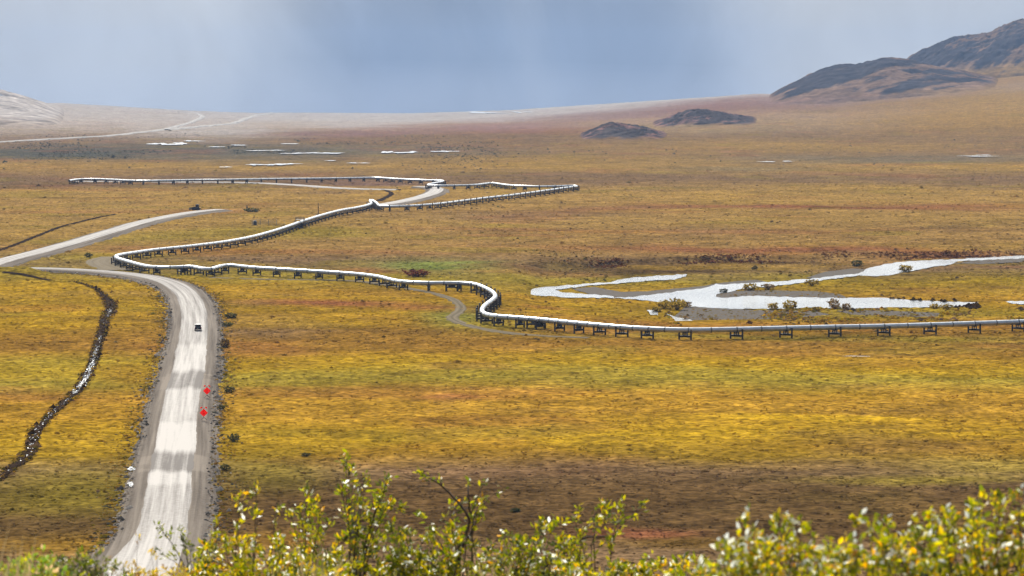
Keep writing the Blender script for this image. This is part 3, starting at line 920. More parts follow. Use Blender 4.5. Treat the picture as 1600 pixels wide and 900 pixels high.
def flat_poly(name, outline, z, mat, extra_attr=False):
    from mathutils.geometry import tessellate_polygon
    pts = [Vector((p[0], p[1], 0.0)) for p in outline]
    T = np.array(tessellate_polygon([pts]), int)
    XY = np.array([(p[0], p[1]) for p in outline])
    a, b, c = XY[T[:, 0]], XY[T[:, 1]], XY[T[:, 2]]
    area = (b[:, 0] - a[:, 0]) * (c[:, 1] - a[:, 1]) - (b[:, 1] - a[:, 1]) * (c[:, 0] - a[:, 0])
    T[area < 0] = T[area < 0][:, ::-1]
    T = T[np.abs(area) > 1e-6]
    sh = 0.5 * abs(np.sum(XY[:, 0] * np.roll(XY[:, 1], -1) - np.roll(XY[:, 0], -1) * XY[:, 1]))
    if abs(0.5 * np.abs(area).sum() - sh) > 0.02 * sh:
        print('OVERLAP', name, 0.5 * np.abs(area).sum(), sh)
    me = mesh_np(name, np.column_stack([XY, np.full(len(XY), z)]), T, None, link=False)
    me.materials.append(mat)
    if extra_attr:
        at = me.attributes.new('fresh', 'FLOAT', 'POINT')
        at.data.foreach_set('value', np.full(len(me.vertices), 0.5, np.float32))
    o = bpy.data.objects.new(name, me)
    COL.objects.link(o)
    return tag(o, kind='structure')


for i, p in enumerate(B_OUT):
    flat_poly('gravel_bar', p, -1.72 + 0.006 * i, M_bar, True)
for i, p in enumerate(W_OUT):
    flat_poly('river', p, -1.62 + 0.005 * i, M_water)

# water lying in the brook: many small ragged pools joined in one sheet
def brook_water():
    V, Fc = [], []
    px, py = project(brook_c[:, 0], brook_c[:, 1], 0)
    t, nrm = normals2(brook_c)
    for k in range(1700):
        i = random.randrange(3, len(brook_c) - 3)
        dens = float(interp(py[i], [(440, 0), (478, 0.1), (486, 0.9), (500, 0.4), (515, 0.05), (535, 0.55), (560, 0.7), (575, 1.0), (615, 1.0), (622, 0.25), (640, 0.4), (665, 0.45), (700, 0.55), (730, 0.2), (800, 0.3)]))
        if random.random() > dens * dens: continue
        w = float(brook_w(0, brook_c[i:i + 1])[0])
        o = random.gauss(0, 0.2) * w
        c = brook_c[i, :2] + nrm[i] * o
        L = random.lognormvariate(-0.6, 0.6) * (1.5 if 570 < py[i] < 615 else 1.0); W = random.lognormvariate(-2.3, 0.5)
        n = 7
        b = len(V)
        for q in range(n):
            a = 2 * math.pi * q / n
            rr = random.uniform(0.65, 1.15)
            p = c + t[i] * math.cos(a) * L * rr + nrm[i] * math.sin(a) * W * rr
            V.append((p[0], p[1], terr(p[0], p[1]) + 0.36 + 0.004 * (k % 7)))
        for q in range(1, n - 1):
            Fc.append((b, b + q + 1, b + q))
    o = mesh_np('brook_water', V, np.array(Fc), M_water)
    me = o.data
    tag(o, kind='structure')


brook_water()

# far ponds and shallow channels glinting on the plain: (centre x, y, half length, half height) in the picture
for (cx, cy, rx, ry) in [(625, 239.3, 36, 1.7), (692, 238.3, 22, 1.2), (470, 240.5, 34, 1.3), (515, 240.2, 14, 1.2), (415, 259.2, 40, 1.6), (452, 257.2, 16, 1.2), (350, 262.6, 12, 0.9), (520, 252, 14, 0.8),
                         (262, 226, 36, 2.0), (335, 230.6, 16, 1.0), (372, 228, 12, 0.9), (300, 221, 20, 1.0), (455, 226, 8, 0.8), (745, 176.5, 14, 1.2), (772, 177.2, 24, 1.0), (815, 175.5, 20, 0.7),
                         (1198, 254.2, 10, 1.0), (1232, 253.3, 16, 1.0), (1520, 245.2, 26, 0.8), (1536, 243.8, 10, 0.8), (415, 236.5, 30, 0.7), (560, 256, 20, 0.6), (1340, 558.6, 26, 0.5),
                         (135, 282.3, 24, 0.9), (205, 284.5, 14, 0.5), (495, 281.3, 22, 0.7)]:
    parts_n = max(1, int(rx / 9))
    for part in range(parts_n):
        f = (part + 0.5) / parts_n * 2 - 1
        ccx = cx + f * rx * 0.75 + random.uniform(-2, 2); ccy = cy + random.uniform(-0.5, 0.5) * ry
        rrx = rx / parts_n * random.uniform(0.6, 1.5); rry = max(0.28, ry * random.uniform(0.35, 0.75))
        pts = []
        n = 36
        for q in range(n):
            a = 2 * math.pi * q / n
            r = 1 + 0.7 * float(vnoise(math.cos(a) * 2.3 + ccx, math.sin(a) * 2.3 + ccy, 3)) + 0.25 * float(vnoise(a * 3, ccx, 4))
            pts.append((ccx + rrx * r * math.cos(a), ccy + rry * r * math.sin(a)))
        H = hits(pts)
        z = float(np.median(H[:, 2])) + (0.35 if cy > 300 else 0.9) + 0.01 * part
        flat_poly('pond', H, z, M_water)

# puddles in the roadside ditch
for (cx, cy, rx, ry) in [(205.5, 735, 6, 3.2), (204.5, 759, 4.5, 4.5), (227, 692, 3.5, 2.5)]:
    pts = [(cx + rx * (1 + .35 * random.uniform(-1, 1)) * math.cos(a), cy + ry * (1 + .35 * random.uniform(-1, 1)) * math.sin(a)) for a in np.linspace(0, 2 * math.pi, 16, endpoint=False)]
    H = hits(pts)
    flat_poly('puddle', H, float(H[:, 2].mean()) + 0.32, M_water)


# ------------------------------------------------------------------ hills
def hill(name, ridge, d_ridge, d_front, d_back, seed, k=0.7, rock=0.7, rough=0.05, step=1.6, rows=70, steep=1.9, grass=BRN, rockc=np.array((0.052, 0.046, 0.048))):
    r = np.array(ridge, float)
    pxs = np.arange(r[0, 0], r[-1, 0] + step, step)
    dr = np.interp(pxs, r[:, 0], r[:, 2]) if r.shape[1] > 2 else np.full(len(pxs), float(d_ridge))
    zr = CAMH + (121 - np.interp(pxs, r[:, 0], r[:, 1])) / F * dr
    tt = np.concatenate([np.linspace(0, 1, rows), 1 + np.linspace(0.05, 1, rows // 3)])
    PX, T = np.meshgrid(pxs, tt)
    DR = np.broadcast_to(dr, PX.shape); ZR = np.broadcast_to(zr, PX.shape)
    DF = DR - (d_ridge - d_front); DB = DR + (d_back - d_ridge)
    D = np.where(T <= 1, DF + (DR - DF) * T, DR + (DB - DR) * (T - 1))
    X = (PX - 800) / F * D; Y = D.copy()
    tz = terr(X, Y)
    H = np.maximum(ZR - terr((PX - 800) / F * DR, DR), 0)
    prof = np.where(T <= 1, 1 - (1 - np.clip(T, 0, 1)) ** steep, np.cos(np.clip(T - 1, 0, 1) * math.pi / 2))
    # slanting gullies and ledges
    u = X * 0.46 + Y * 0.89; v = X * 0.89 - Y * 0.46
    rg = 1 - np.abs(fbm(u / (300.0 * k), v / (85.0 * k), 6, seed, 0.6)) * 2.2
    rg2 = fbm(u / (70.0 * k), v / (40.0 * k), 4, seed + 3, 0.6)
    env = np.clip(prof * (1.15 - np.clip(prof, 0, 1) * 0.62), 0, 1) * np.where(T <= 1, 1, 0.5)
    Hm = max(H.max(), 1)
    Z = tz + H * prof + Hm * rough * env * (rg * 1.2 - 0.3 + 0.7 * rg2) * np.clip(H / (0.3 * Hm), 0, 1)
    Z = Z - (3.0 * (1 - sstep(0.2, 5.0, H * prof)) if k > 0.5 else 0.9 * (1 - sstep(0.05, 1.2, H * prof)))
    sl = np.gradient(Z, axis=0) / np.maximum(np.gradient(D, axis=0), 1e-3)
    mask = sstep(0.0, 0.25, rock - 0.5 + 0.95 * fbm(u / (330.0 * k), v / (90.0 * k), 6, seed + 9, 0.6) + 0.8 * (sl - 0.16) + 0.25 * (H / Hm) * np.clip(prof, 0, 1) - 0.35 * (1 - sstep(0.05, 0.25, prof)))
    nz = fbm(X / (30.0 * k), Y / (30.0 * k), 3, seed + 14)
    mask = mask * (sstep(1.5, 9.0, H * prof + 3.0 * nz) if k > 0.5 else sstep(0.05, 1.6, H * prof + 0.8 * nz))
    gf = sstep(0.06, 0.34, prof * np.clip(H / (0.25 * Hm), 0, 1)).ravel()[:, None]
    gcol = cover(X.ravel(), Y.ravel()) * (1 - gf) + grass[None, :] * gf
    col = gcol * (1 + 0.35 * nz.ravel()[:, None]) * (1 - mask.ravel()[:, None]) + (rockc * 1.0)[None, :] * (1 + 0.5 * nz.ravel()[:, None]) * mask.ravel()[:, None]
    nr, na = PX.shape
    i = (np.arange(nr - 1)[:, None] * na + np.arange(na - 1)[None, :]).ravel()
    quads = np.stack([i, i + 1, i + na + 1, i + na], 1)[:, ::-1]
    o = mesh_np(name, np.stack([X.ravel(), Y.ravel(), Z.ravel()], 1), quads[:, ::-1], M_rock, attrs={'cover': np.clip(col, 0.01, 0.9)}, smooth=False)
    return tag(o, kind='structure')


hill('rocky_hill', [(1150, 170), (1170, 164), (1186, 160), (1200, 149), (1215, 141), (1232, 133), (1262, 118), (1285, 109), (1300, 105), (1320, 102), (1345, 100), (1372, 92), (1390, 91), (1415, 95), (1440, 100),
                    (1480, 108), (1530, 117), (1580, 128), (1640, 138), (1720, 150)], 6300, 5450, 6900, 301, k=0.75, rock=0.63, rough=0.11, step=1.2, rows=130, grass=TAN * 0.24 + PUR * 0.42)
hill('rocky_hill', [(1400, 112), (1424, 97), (1440, 89), (1460, 80), (1478, 71), (1500, 66), (1525, 64), (1545, 61), (1558, 53), (1575, 47), (1592, 41), (1600, 39), (1640, 30), (1720, 20), (1800, 35), (1860, 70)],
     7600, 6700, 8400, 331, k=0.75, rock=0.62, rough=0.09, step=1.2, rows=130, grass=TAN * 0.24 + PUR * 0.4)
hill('rocky_knoll', [(840, 226), (868, 220), (885, 216.5), (905, 211), (925, 204), (940, 197), (956, 192), (972, 194.5), (990, 198), (1010, 202), (1035, 208), (1065, 215), (1090, 220)], 3560, 3330, 3800, 351, k=0.2, rock=0.8, rows=70, rough=0.42, grass=PUR * 0.9, step=1.2, rockc=np.array((0.07, 0.058, 0.055)))
hill('rocky_knoll', [(990, 197), (1015, 193), (1040, 187), (1060, 178.5), (1078, 173), (1100, 172.5), (1118, 175), (1140, 179), (1165, 184), (1190, 188), (1215, 192), (1235, 196)], 4300, 4020, 4600, 371, k=0.22, rock=0.8, rows=70, rough=0.42, grass=PUR * 0.9, step=1.2, rockc=np.array((0.07, 0.058, 0.055)))
hill('pale_hill', [(-260, 90), (-150, 108), (-60, 128), (0, 141), (25, 147), (45, 153), (65, 160), (85, 168), (105, 178), (130, 190)], 5200, 4150, 6300, 391, rock=0.35, rough=0.05, grass=PAL * 0.95, rockc=np.array((0.2, 0.21, 0.23)), steep=1.5)  # paleness of the mist put into the hill's colours


# ------------------------------------------------------------------ tufts and low scrub on the plain
def tufts(name, n, pxr, pyr, size, hgt, seed, bright=1.0, weight=None, colour=None, pad=0.0):
    r = np.random.default_rng(seed)
    px = r.uniform(pxr[0], pxr[1], n); py = r.uniform(pyr[0], pyr[1], n)
    spread = (0.65, 1.35) if name != 'tundra_tussocks' else (0.86, 1.2)
    a = np.arctan((py - 450) / F) + PITCH
    y = CAMH / np.tan(a); x = (px - 800) / F * y
    if weight is not None:
        k = weight(px, py, x, y) > r.uniform(0, 1, n)
        px, py, x, y = px[k], py[k], x[k], y[k]
    keep = np.array([clear_of_routes(a_, b_, pad) for a_, b_ in zip(x, y)])
    fp = (px > 780) & (py > 385) & (py < 530)
    if fp.any():
        bad = np.zeros(len(x), bool)
        for poly in W_OUT + B_OUT[:1] + B_OUT[2:3]:
            idx = np.where(fp)[0]
            bad[idx] |= in_poly(x[idx], y[idx], poly)
        keep &= ~bad
    x, y, px, py = x[keep], y[keep], px[keep], py[keep]
    n = len(x)
    d = np.hypot(x, y)
    sc = r.lognormal(0, 0.4, n) * size * np.clip(d / 700.0, 0.75, 4.0) ** 0.75
    hh = r.uniform(0.6, 1.4, n) * hgt * sc
    z = terr(x, y) - 0.04
    c = cover(x, y) if colour is None else colour(px, py, x, y, r)
    c = c * (bright * r.uniform(spread[0], spread[1], n))[:, None]
    c = c * np.stack([r.uniform(0.9, 1.1, n), r.uniform(0.92, 1.1, n), r.uniform(0.8, 1.2, n)], 1)
    m = 6
    ang = np.arange(m) * 2 * math.pi / m + r.uniform(0, 6.28, n)[:, None]
    rad = sc[:, None] * r.uniform(0.55, 1.15, (n, m))
    V = np.zeros((n, m + 1, 3))
    V[:, :m, 0] = x[:, None] + np.cos(ang) * rad
    V[:, :m, 1] = y[:, None] + np.sin(ang) * rad
    V[:, :m, 2] = z[:, None] + hh[:, None] * r.uniform(-0.1, 0.55, (n, m))
    V[:, m, 0] = x + sc * r.uniform(-0.3, 0.3, n); V[:, m, 1] = y + sc * r.uniform(-0.3, 0.3, n); V[:, m, 2] = z + hh
    base = (np.arange(n) * (m + 1))[:, None]
    q = np.arange(m)
    T = np.stack([base + q, base + (q + 1) % m, np.broadcast_to(base + m, (n, m))], 2).reshape(-1, 3)
    o = mesh_np(name, V.reshape(-1, 3), T, M_tuft, attrs={'cover': np.repeat(np.clip(c, 0.01, 0.85), m + 1, 0)})
    return tag(o, kind='stuff')


tufts('tundra_tussocks', 130000, (-60, 1660), (262, 905), 0.25, 0.45, 501, bright=1.12, weight=lambda px, py, x, y: np.where(py > 540, 0.6, 0.9))


def scrub_w(px, py, x, y):
    w = 0.10 + 0.9 * sstep(0.1, 0.45, fbm(x / 26.0, y / 60.0, 3, 515))
    return w * np.where((px > 800) & (py > 385) & (py < 530), 1.0, np.where(py > 540, 0.0, 0.10))


def scrub_col(px, py, x, y, r):
    base = np.array([OLI, SCR, BRN * 0.8, GLD * 0.7, DRK])
    c = base[r.integers(0, 5, len(x))]
    return 0.55 * c + 0.45 * cover(x, y)


tufts('low_willow_scrub', 30000, (-60, 1660), (285, 760), 0.36, 0.75, 521, weight=scrub_w, colour=scrub_col)


def brush_w(px, py, x, y):
    return sstep(-0.15, 0.3, fbm(x / 60.0, y / 200.0, 3, 533)) * np.exp(-((py - 232) / 18.0) ** 2) * np.where(px < 780, 1, 0.12)


tufts('dark_far_brush', 36000, (-60, 1660), (208, 268), 0.26, 0.7, 541, weight=brush_w, colour=lambda px, py, x, y, r: np.broadcast_to(SCR * 0.9, (len(x), 3)).copy())  # brush tufts in a dark tone that also stands in for cloud shade
# dark brush along the river's far bank
def bank_brush_w(px, py, x, y):
    b = np.interp(px, [p[0] for p in BANK], [p[1] for p in BANK])
    return np.exp(-((py - b - 1.0) / 2.2) ** 2) * sstep(-0.25, 0.1, fbm(x / 30.0, y / 60.0, 2, 555)) * (px > 800)


tufts('riverbank_brush', 30000, (800, 1660), (386, 420), 0.34, 0.7, 551, weight=bank_brush_w, colour=lambda px, py, x, y, r: 0.5 * DRK + 0.5 * RED + 0 * np.stack([x, x, x], 1))


tufts('riverside_scrub', 5200, (1040, 1640), (474, 506), 0.42, 0.7, 571, weight=lambda px, py, x, y: sstep(-0.1, 0.25, fbm(x / 14.0, y / 30.0, 3, 577)),
      colour=lambda px, py, x, y, r: np.array([OLI * 1.5, GLD, BRN, YEL])[r.integers(0, 4, len(x))])


def spit_brush_w(px, py, x, y):
    b = np.interp(px, [1360, 1384, 1430, 1500, 1530], [463, 462, 464, 468, 471])
    return np.exp(-((py - b) / 2.6) ** 2) * (px > 1365) * (px < 1532)


tufts('spit_brush', 9000, (1350, 1540), (452, 478), 0.42, 0.9, 561, weight=spit_brush_w, colour=lambda px, py, x, y, r: np.broadcast_to(DRK * 0.7, (len(x), 3)).copy())


def stones():
    """loose stones and clods along the embankment edges"""
    t, nrm = normals2(road_c)
    V, T = [], []
    c = []
    for k in range(2600):
        i = int(random.random() ** 1.0 * (len(road_c) - 1))
        side = random.choice((-1, 1))
        o = side * random.gauss(7.6, 0.9)
        p = road_c[i, :2] + nrm[i] * o
        s = random.lognormvariate(-1.5, 0.5)
        z = terr(p[0], p[1]) + (0.35 if abs(o) < 7.6 else 0.05)
        b = len(V)
        m = 5
        for q in range(m):
            a = 2 * math.pi * q / m + k
            V.append((p[0] + s * math.cos(a) * random.uniform(.6, 1.2), p[1] + s * 1.3 * math.sin(a) * random.uniform(.6, 1.2), z + s * random.uniform(-.1, .4)))
        V.append((p[0] + s * .2, p[1], z + s * random.uniform(.6, 1.0)))
        for q in range(m):
            T.append((b + q, b + (q + 1) % m, b + m))
        g = random.choice((0.09, 0.14, 0.22, 0.3, 0.42))
        c += [(g, g * 0.9, g * 0.8)] * (m + 1)
    for k in range(6500):
        i = int(random.random() * (len(road_c) - 1))
        side = random.choice((-1, 1))
        o = side * (9.6 + abs(random.gauss(0, 1.6)) * random.choice((-0.5, 1))) if k % 4 else side * random.uniform(6.9, 9.4)
        p = road_c[i, :2] + nrm[i] * o
        s = random.lognormvariate(-1.5, 0.45)
        z = terr(p[0], p[1]) + (0.22 if abs(o) < 8.0 else 0.0) + (0.18 if abs(o) < 7.4 else 0.0)
        b = len(V); m = 5
        for q in range(m):
            a = 2 * math.pi * q / m + k
            V.append((p[0] + s * math.cos(a) * random.uniform(.6, 1.2), p[1] + s * math.sin(a) * random.uniform(.6, 1.2), z + s * random.uniform(-.1, .4)))
        V.append((p[0] + s * .2, p[1], z + s * random.uniform(.4, .8)))
        for q in range(m):
            T.append((b + q, b + (q + 1) % m, b + m))
        g = random.choice((OLI * 1.5, OLI * 1.2, BRN * 1.2, ORA, GLD, SCR))
        c += [tuple(g * random.uniform(0.8, 1.3))] * (m + 1)
    tb_, nb_ = normals2(brook_c)
    for k in range(3200):
        i = random.randrange(len(brook_c))
        w = float(brook_w(0, brook_c[i:i + 1])[0])
        o = random.choice((-1, 1)) * w * random.gauss(0.5, 0.22)
        p = brook_c[i, :2] + nb_[i] * o
        s = random.lognormvariate(-1.5, 0.5); z = terr(p[0], p[1]) + 0.15; b = len(V); m = 5
        for q in range(m):
            a = 2 * math.pi * q / m + k
            V.append((p[0] + s * math.cos(a) * random.uniform(.6, 1.2), p[1] + s * math.sin(a) * random.uniform(.6, 1.2), z + s * random.uniform(-.1, .4)))
        V.append((p[0] + s * .2, p[1], z + s * random.uniform(.6, 1.2)))
        for q in range(m):
            T.append((b + q, b + (q + 1) % m, b + m))
        if random.random() < 0.3 or abs(o) > 0.72 * w:
            c += [tuple(random.choice((GLD, OLI * 1.3, YEL, BRN)) * random.uniform(0.8, 1.3))] * (m + 1)
            continue
        g = random.choice((DRK * 0.35, DRK * 0.5, DRK * 0.7, BRN * 0.8, OLI * 0.7))
        c += [tuple(g * random.uniform(0.8, 1.3))] * (m + 1)
    o = mesh_np('roadside_verge', V, np.array(T), M_tuft, attrs={'cover': np.array(c)})
    tag(o, kind='stuff')


stones()

# ------------------------------------------------------------------ the pipeline
pl = empty('pipeline', tuple(pipe_c[0]))
tag(pl, 'long silver zigzag pipeline raised on dark trestles across the autumn tundra', 'pipeline')
seg = np.linalg.norm(np.diff(pipe_c, axis=0), axis=1)
S = np.concatenate([[0], np.cumsum(seg)])
SPACING = 14.6
i_anchor = int(np.argmin(np.abs(project(pipe_c[:, 0], pipe_c[:, 1], pipe_c[:, 2])[0] - 1523) + 1e4 * (pipe_c[:, 1] > 1000)))
s0 = S[i_anchor] % SPACING
_pp = project(pipe_c[:, 0], pipe_c[:, 1], pipe_c[:, 2])
i_turn = int(np.argmin(np.abs(_pp[0] - 1000) + 1e4 * (pipe_c[:, 1] > 1000)))
i_bend = int(np.argmin(np.abs(_pp[0] - 740) + 1e4 * (np.abs(_pp[1] - 444) > 6)))
st_a = np.arange(s0, S[i_turn], SPACING)
st_b = np.arange(st_a[-1] + 11.0, S[i_bend], 8.6)
st_c = np.arange(st_b[-1] + 9.5, S[-1], 10.4)
stations = np.concatenate([st_a, st_b, st_c])
M_pipe_all = M_pipe
R_PIPE = 0.74


def at_s(s):
    return np.array([np.interp(s, S, pipe_c[:, k]) for k in range(3)])


def tube(path, rad, seg=14):
    path = np.asarray(path)
    t = np.gradient(path, axis=0); t /= np.linalg.norm(t, axis=1, keepdims=True)
    side = np.cross(t, np.array([0, 0, 1.0])); side /= np.linalg.norm(side, axis=1, keepdims=True)
    up = np.cross(side, t)
    a = np.arange(seg) * 2 * math.pi / seg
    rad = np.broadcast_to(np.asarray(rad, float), (len(path),))
    V = path[:, None, :] + rad[:, None, None] * (np.cos(a)[None, :, None] * side[:, None, :] + np.sin(a)[None, :, None] * up[:, None, :])
    n = len(path)
    i = np.arange(n - 1)[:, None] * seg; q = np.arange(seg)[None, :]
    Fq = np.stack([i + q, i + (q + 1) % seg, i + seg + (q + 1) % seg, i + seg + q], 2).reshape(-1, 4)
    return V.reshape(-1, 3), Fq[:, ::-1]


org = pipe_c[0]
bounds = np.concatenate([[0], (stations[1:] + stations[:-1]) / 2])
bounds = bounds[bounds < S[-1]]
bounds = np.concatenate([bounds, [S[-1]]])
for a, b in zip(bounds[:-1], bounds[1:]):
    if b - a < 1.0: continue
    ss = np.linspace(a, b, max(3, int((b - a) / 1.6)))
    P = np.array([at_s(s) for s in ss]) - org
    V, Fq = tube(P, R_PIPE)
    sec = mesh_np('pipe_section', V, Fq, M_pipe, parent=pl, smooth=True)
    # joint band round the section's start, a clamp band at the support in its middle
    for sb in (a + 0.12, (a + b) / 2):
        Pb = np.array([at_s(s) for s in np.linspace(max(sb - 0.22, 0), sb + 0.22, 3)]) - org
        V, Fq = tube(Pb, [R_PIPE + 0.015, R_PIPE + 0.075, R_PIPE + 0.015])
        mesh_np('joint_band', V, Fq, M_band, parent=sec, smooth=True)


def make_support(post_top):
    """two posts, a crossbeam, a sliding saddle; x across the pipe, origin on the ground under the pipe"""
    root = empty('pipeline_support')
    for sx in (-1, 1):
        m = MB().bar((sx * 1.72, 0, -0.6), (sx * 1.72, 0, post_top), 0.25, seg=10)
        m.bar((sx * 1.72, 0, post_top), (sx * 1.72, 0, post_top + 0.09), 0.29, seg=10)
        p = m.build('post', M_steel, root)
    MB().box((0, 0, 0.92), (3.1, 0.34, 0.42)).box((0, 0, 1.15), (3.1, 0.5, 0.05)).box((0, 0, 0.69), (3.1, 0.5, 0.05)).build('crossbeam', M_steel, root)
    m = MB().box((0, 0, 1.215), (1.7, 1.5, 0.07))
    for sx in (-1, 0, 1):
        m.box((sx * 0.58, 0, 1.25 + (0.42 if sx else 0.28)), (0.16, 0.9, 0.80 if sx else 0.5))
    m.box((0, 0, 1.86), (0.9, 1.0, 0.09))
    m.build('saddle', M_steel, root)
    return root


_ones = ['', 'first', 'second', 'third', 'fourth', 'fifth', 'sixth', 'seventh', 'eighth', 'ninth', 'tenth', 'eleventh', 'twelfth', 'thirteenth', 'fourteenth', 'fifteenth',
         'sixteenth', 'seventeenth', 'eighteenth', 'nineteenth']
_tens = {2: ('twenty', 'twentieth'), 3: ('thirty', 'thirtieth'), 4: ('forty', 'fortieth'), 5: ('fifty', 'fiftieth'), 6: ('sixty', 'sixtieth'), 7: ('seventy', 'seventieth')}
ord_words = _ones[1:] + [(_tens[n // 10][1] if n % 10 == 0 else _tens[n // 10][0] + '-' + _ones[n % 10]) for n in range(20, 80)]
protos = {}
count_in = {}
sup_pts = []
for s in stations:
    p = at_s(s)
    q = at_s(min(s + 1.5, S[-1])) - at_s(max(s - 1.5, 0))
    px, py = project(p[0], p[1], p[2])
    if px > 1640: continue
    gz = float(terr(p[0], p[1]))
    yaw = math.atan2(q[1], q[0]) + math.pi / 2              # local x across the pipe
    if py > 494 and px > 900:                              # the run along the river: beams set askew
        ax = math.atan2(q[1], q[0])
        f = float(sstep(900, 985, px))
        dlt = (math.radians(158) - yaw + math.pi / 2) % math.pi - math.pi / 2
        yaw = yaw + f * dlt
    if py > 494.2: run, post = 'river', 2.75
    elif py > 444: run, post = 'bend', 3.3
    elif px > 360 and py > 410: run, post = 'middle', 2.0
    elif py > 399: run, post = 'hairpin', 2.6
    elif py > 311 and px < 596: run, post = 'rising', 2.1
    elif py > 291.2 and px > 590: run, post = 'spur', 3.6
    elif px > 664: run, post = 'back', 2.9
    else: run, post = 'far', 2.3
    k = count_in.get(run, 0); count_in[run] = k + 1
    if post not in protos:
        protos[post] = root = make_support(post)
    else:
        root = copy_tree(protos[post])
    root.location = (p[0], p[1], gz)
    root.rotation_euler = (0, 0, yaw)
    root['group'] = 'trestles carrying the pipeline'
    root['category'] = 'pipe support'
    O = ord_words[k]
    L = {'river': f'dark pipe trestle on the straight run before the river, {O} from right edge',
         'bend': f'tall dark pipe trestle on the tight S-bend by the river, {O} from lower end',
         'middle': f'short dark pipe trestle on the middle run above the access track, {O} going left',
         'hairpin': f'dark pipe trestle where the pipeline dips beside the road bend, {O} going left',
         'rising': f'dark pipe trestle on the slanting run past the cabinet, {O} from lower left end',
         'spur': f'tiny tall-posted pipe trestle on the distant run reaching right, {O} from its left end',
         'back': f'tiny pipe trestle on the doubled-back run above the road curve, {O} from its right',
         'far': f'tiny pipe trestle on the farthest straight run, {O} from its right end'}[run]
    root['label'] = L
    sup_pts.append((root, px, py, run))
print('supports', count_in, 'length', S[-1])

# ------------------------------------------------------------------ things along the way
def ground_at(px, py, h=0.0):
    p = hit(px, py)
    return (p[0], p[1], float(terr(p[0], p[1])) + h)


def heading(c, px, py):
    p = hit(px, py)
    i = int(np.argmin(np.hypot(c[:, 0] - p[0], c[:, 1] - p[1])))
    j = min(i + 3, len(c) - 1)
    d = c[j] - c[i - 3 if i >= 3 else 0]
    return math.atan2(d[1], d[0]), i


def make_car():
    """dark off-roader; x forward, y left"""
    a, i = heading(road_c, 307, 522)
    t, nrm = normals2(road_c)
    p = road_c[i, :2] + nrm[i] * 1.15
    root = empty('parked_car' if False else 'car', (p[0], p[1], road_z[i] + 1.0), a)
    tag(root, 'black boxy off-road car driving away on the pale gravel road', 'car')
    b = MB()
    b.prism([(-2.2, 0.42), (2.15, 0.42), (2.25, 0.6), (2.22, 0.95), (1.05, 1.08), (-2.2, 1.08), (-2.28, 0.8)], -0.93, 0.93)
    b.build('body', M_black, root, bevel=0.04)
    c = MB()
    v = [(-2.18, -0.86, 1.08), (0.95, -0.86, 1.08), (0.95, 0.86, 1.08), (-2.18, 0.86, 1.08), (-2.05, -0.74, 1.82), (0.25, -0.74, 1.82), (0.25, 0.74, 1.82), (-2.05, 0.74, 1.82)]
    vv = [c.bm.verts.new(q) for q in v]
    for f in ((0, 1, 5, 4), (1, 2, 6, 5), (2, 3, 7, 6), (3, 0, 4, 7), (4, 5, 6, 7), (3, 2, 1, 0)):
        c.bm.faces.new([vv[k] for k in f])
    c.build('cabin', M_black, root, bevel=0.05)
    MB().box((-2.135, 0, 1.46), (0.04, 1.3, 0.46)).build('window', M_glass, root)
    MB().box((0.62, 0, 1.46), (0.04, 1.36, 0.5), rot=__import__('mathutils').Matrix.Rotation(-0.75, 3, 'Y')).build('window', M_glass, root)
    for sy in (-1, 1):
        w = MB()
        w.box((-1.45, sy * 0.81, 1.45), (0.95, 0.05, 0.44)).box((-0.4, sy * 0.81, 1.45), (0.95, 0.05, 0.44))
        w.build('window', M_glass, root)
        MB().box((-2.27, sy * 0.76, 0.95), (0.05, 0.2, 0.34), bevel=0.01).build('tail_light', M_tail, root)
        MB().box((2.22, sy * 0.68, 0.82), (0.06, 0.34, 0.2), bevel=0.02).build('headlight', M_head, root)
        MB().box((0.75, sy * 1.03, 1.17), (0.16, 0.2, 0.16), bevel=0.03).build('mirror', M_black, root)
        for sx in (-1.4, 1.4):
            wh = MB().bar((sx, sy * 0.72, 0.38), (sx, sy * 0.96, 0.38), 0.38, seg=18).build('wheel', M_rubber, root)
            MB().bar((sx, sy * 0.93, 0.38), (sx, sy * 0.975, 0.38), 0.22, seg=14).build('rim', M_rim, wh)
    MB().box((-2.32, 0, 0.52), (0.14, 1.8, 0.2), bevel=0.03).build('bumper', M_black, root)
    MB().box((2.28, 0, 0.52), (0.14, 1.8, 0.2), bevel=0.03).build('bumper', M_black, root)
    MB().box((-2.30, 0.1, 0.78), (0.02, 0.36, 0.16)).build('number_plate', M_plate, root)
    MB().box((-0.9, -0.5, 1.87), (1.9, 0.05, 0.05)).box((-0.9, 0.5, 1.87), (1.9, 0.05, 0.05)).build('roof_rack', M_black, root)


make_car()


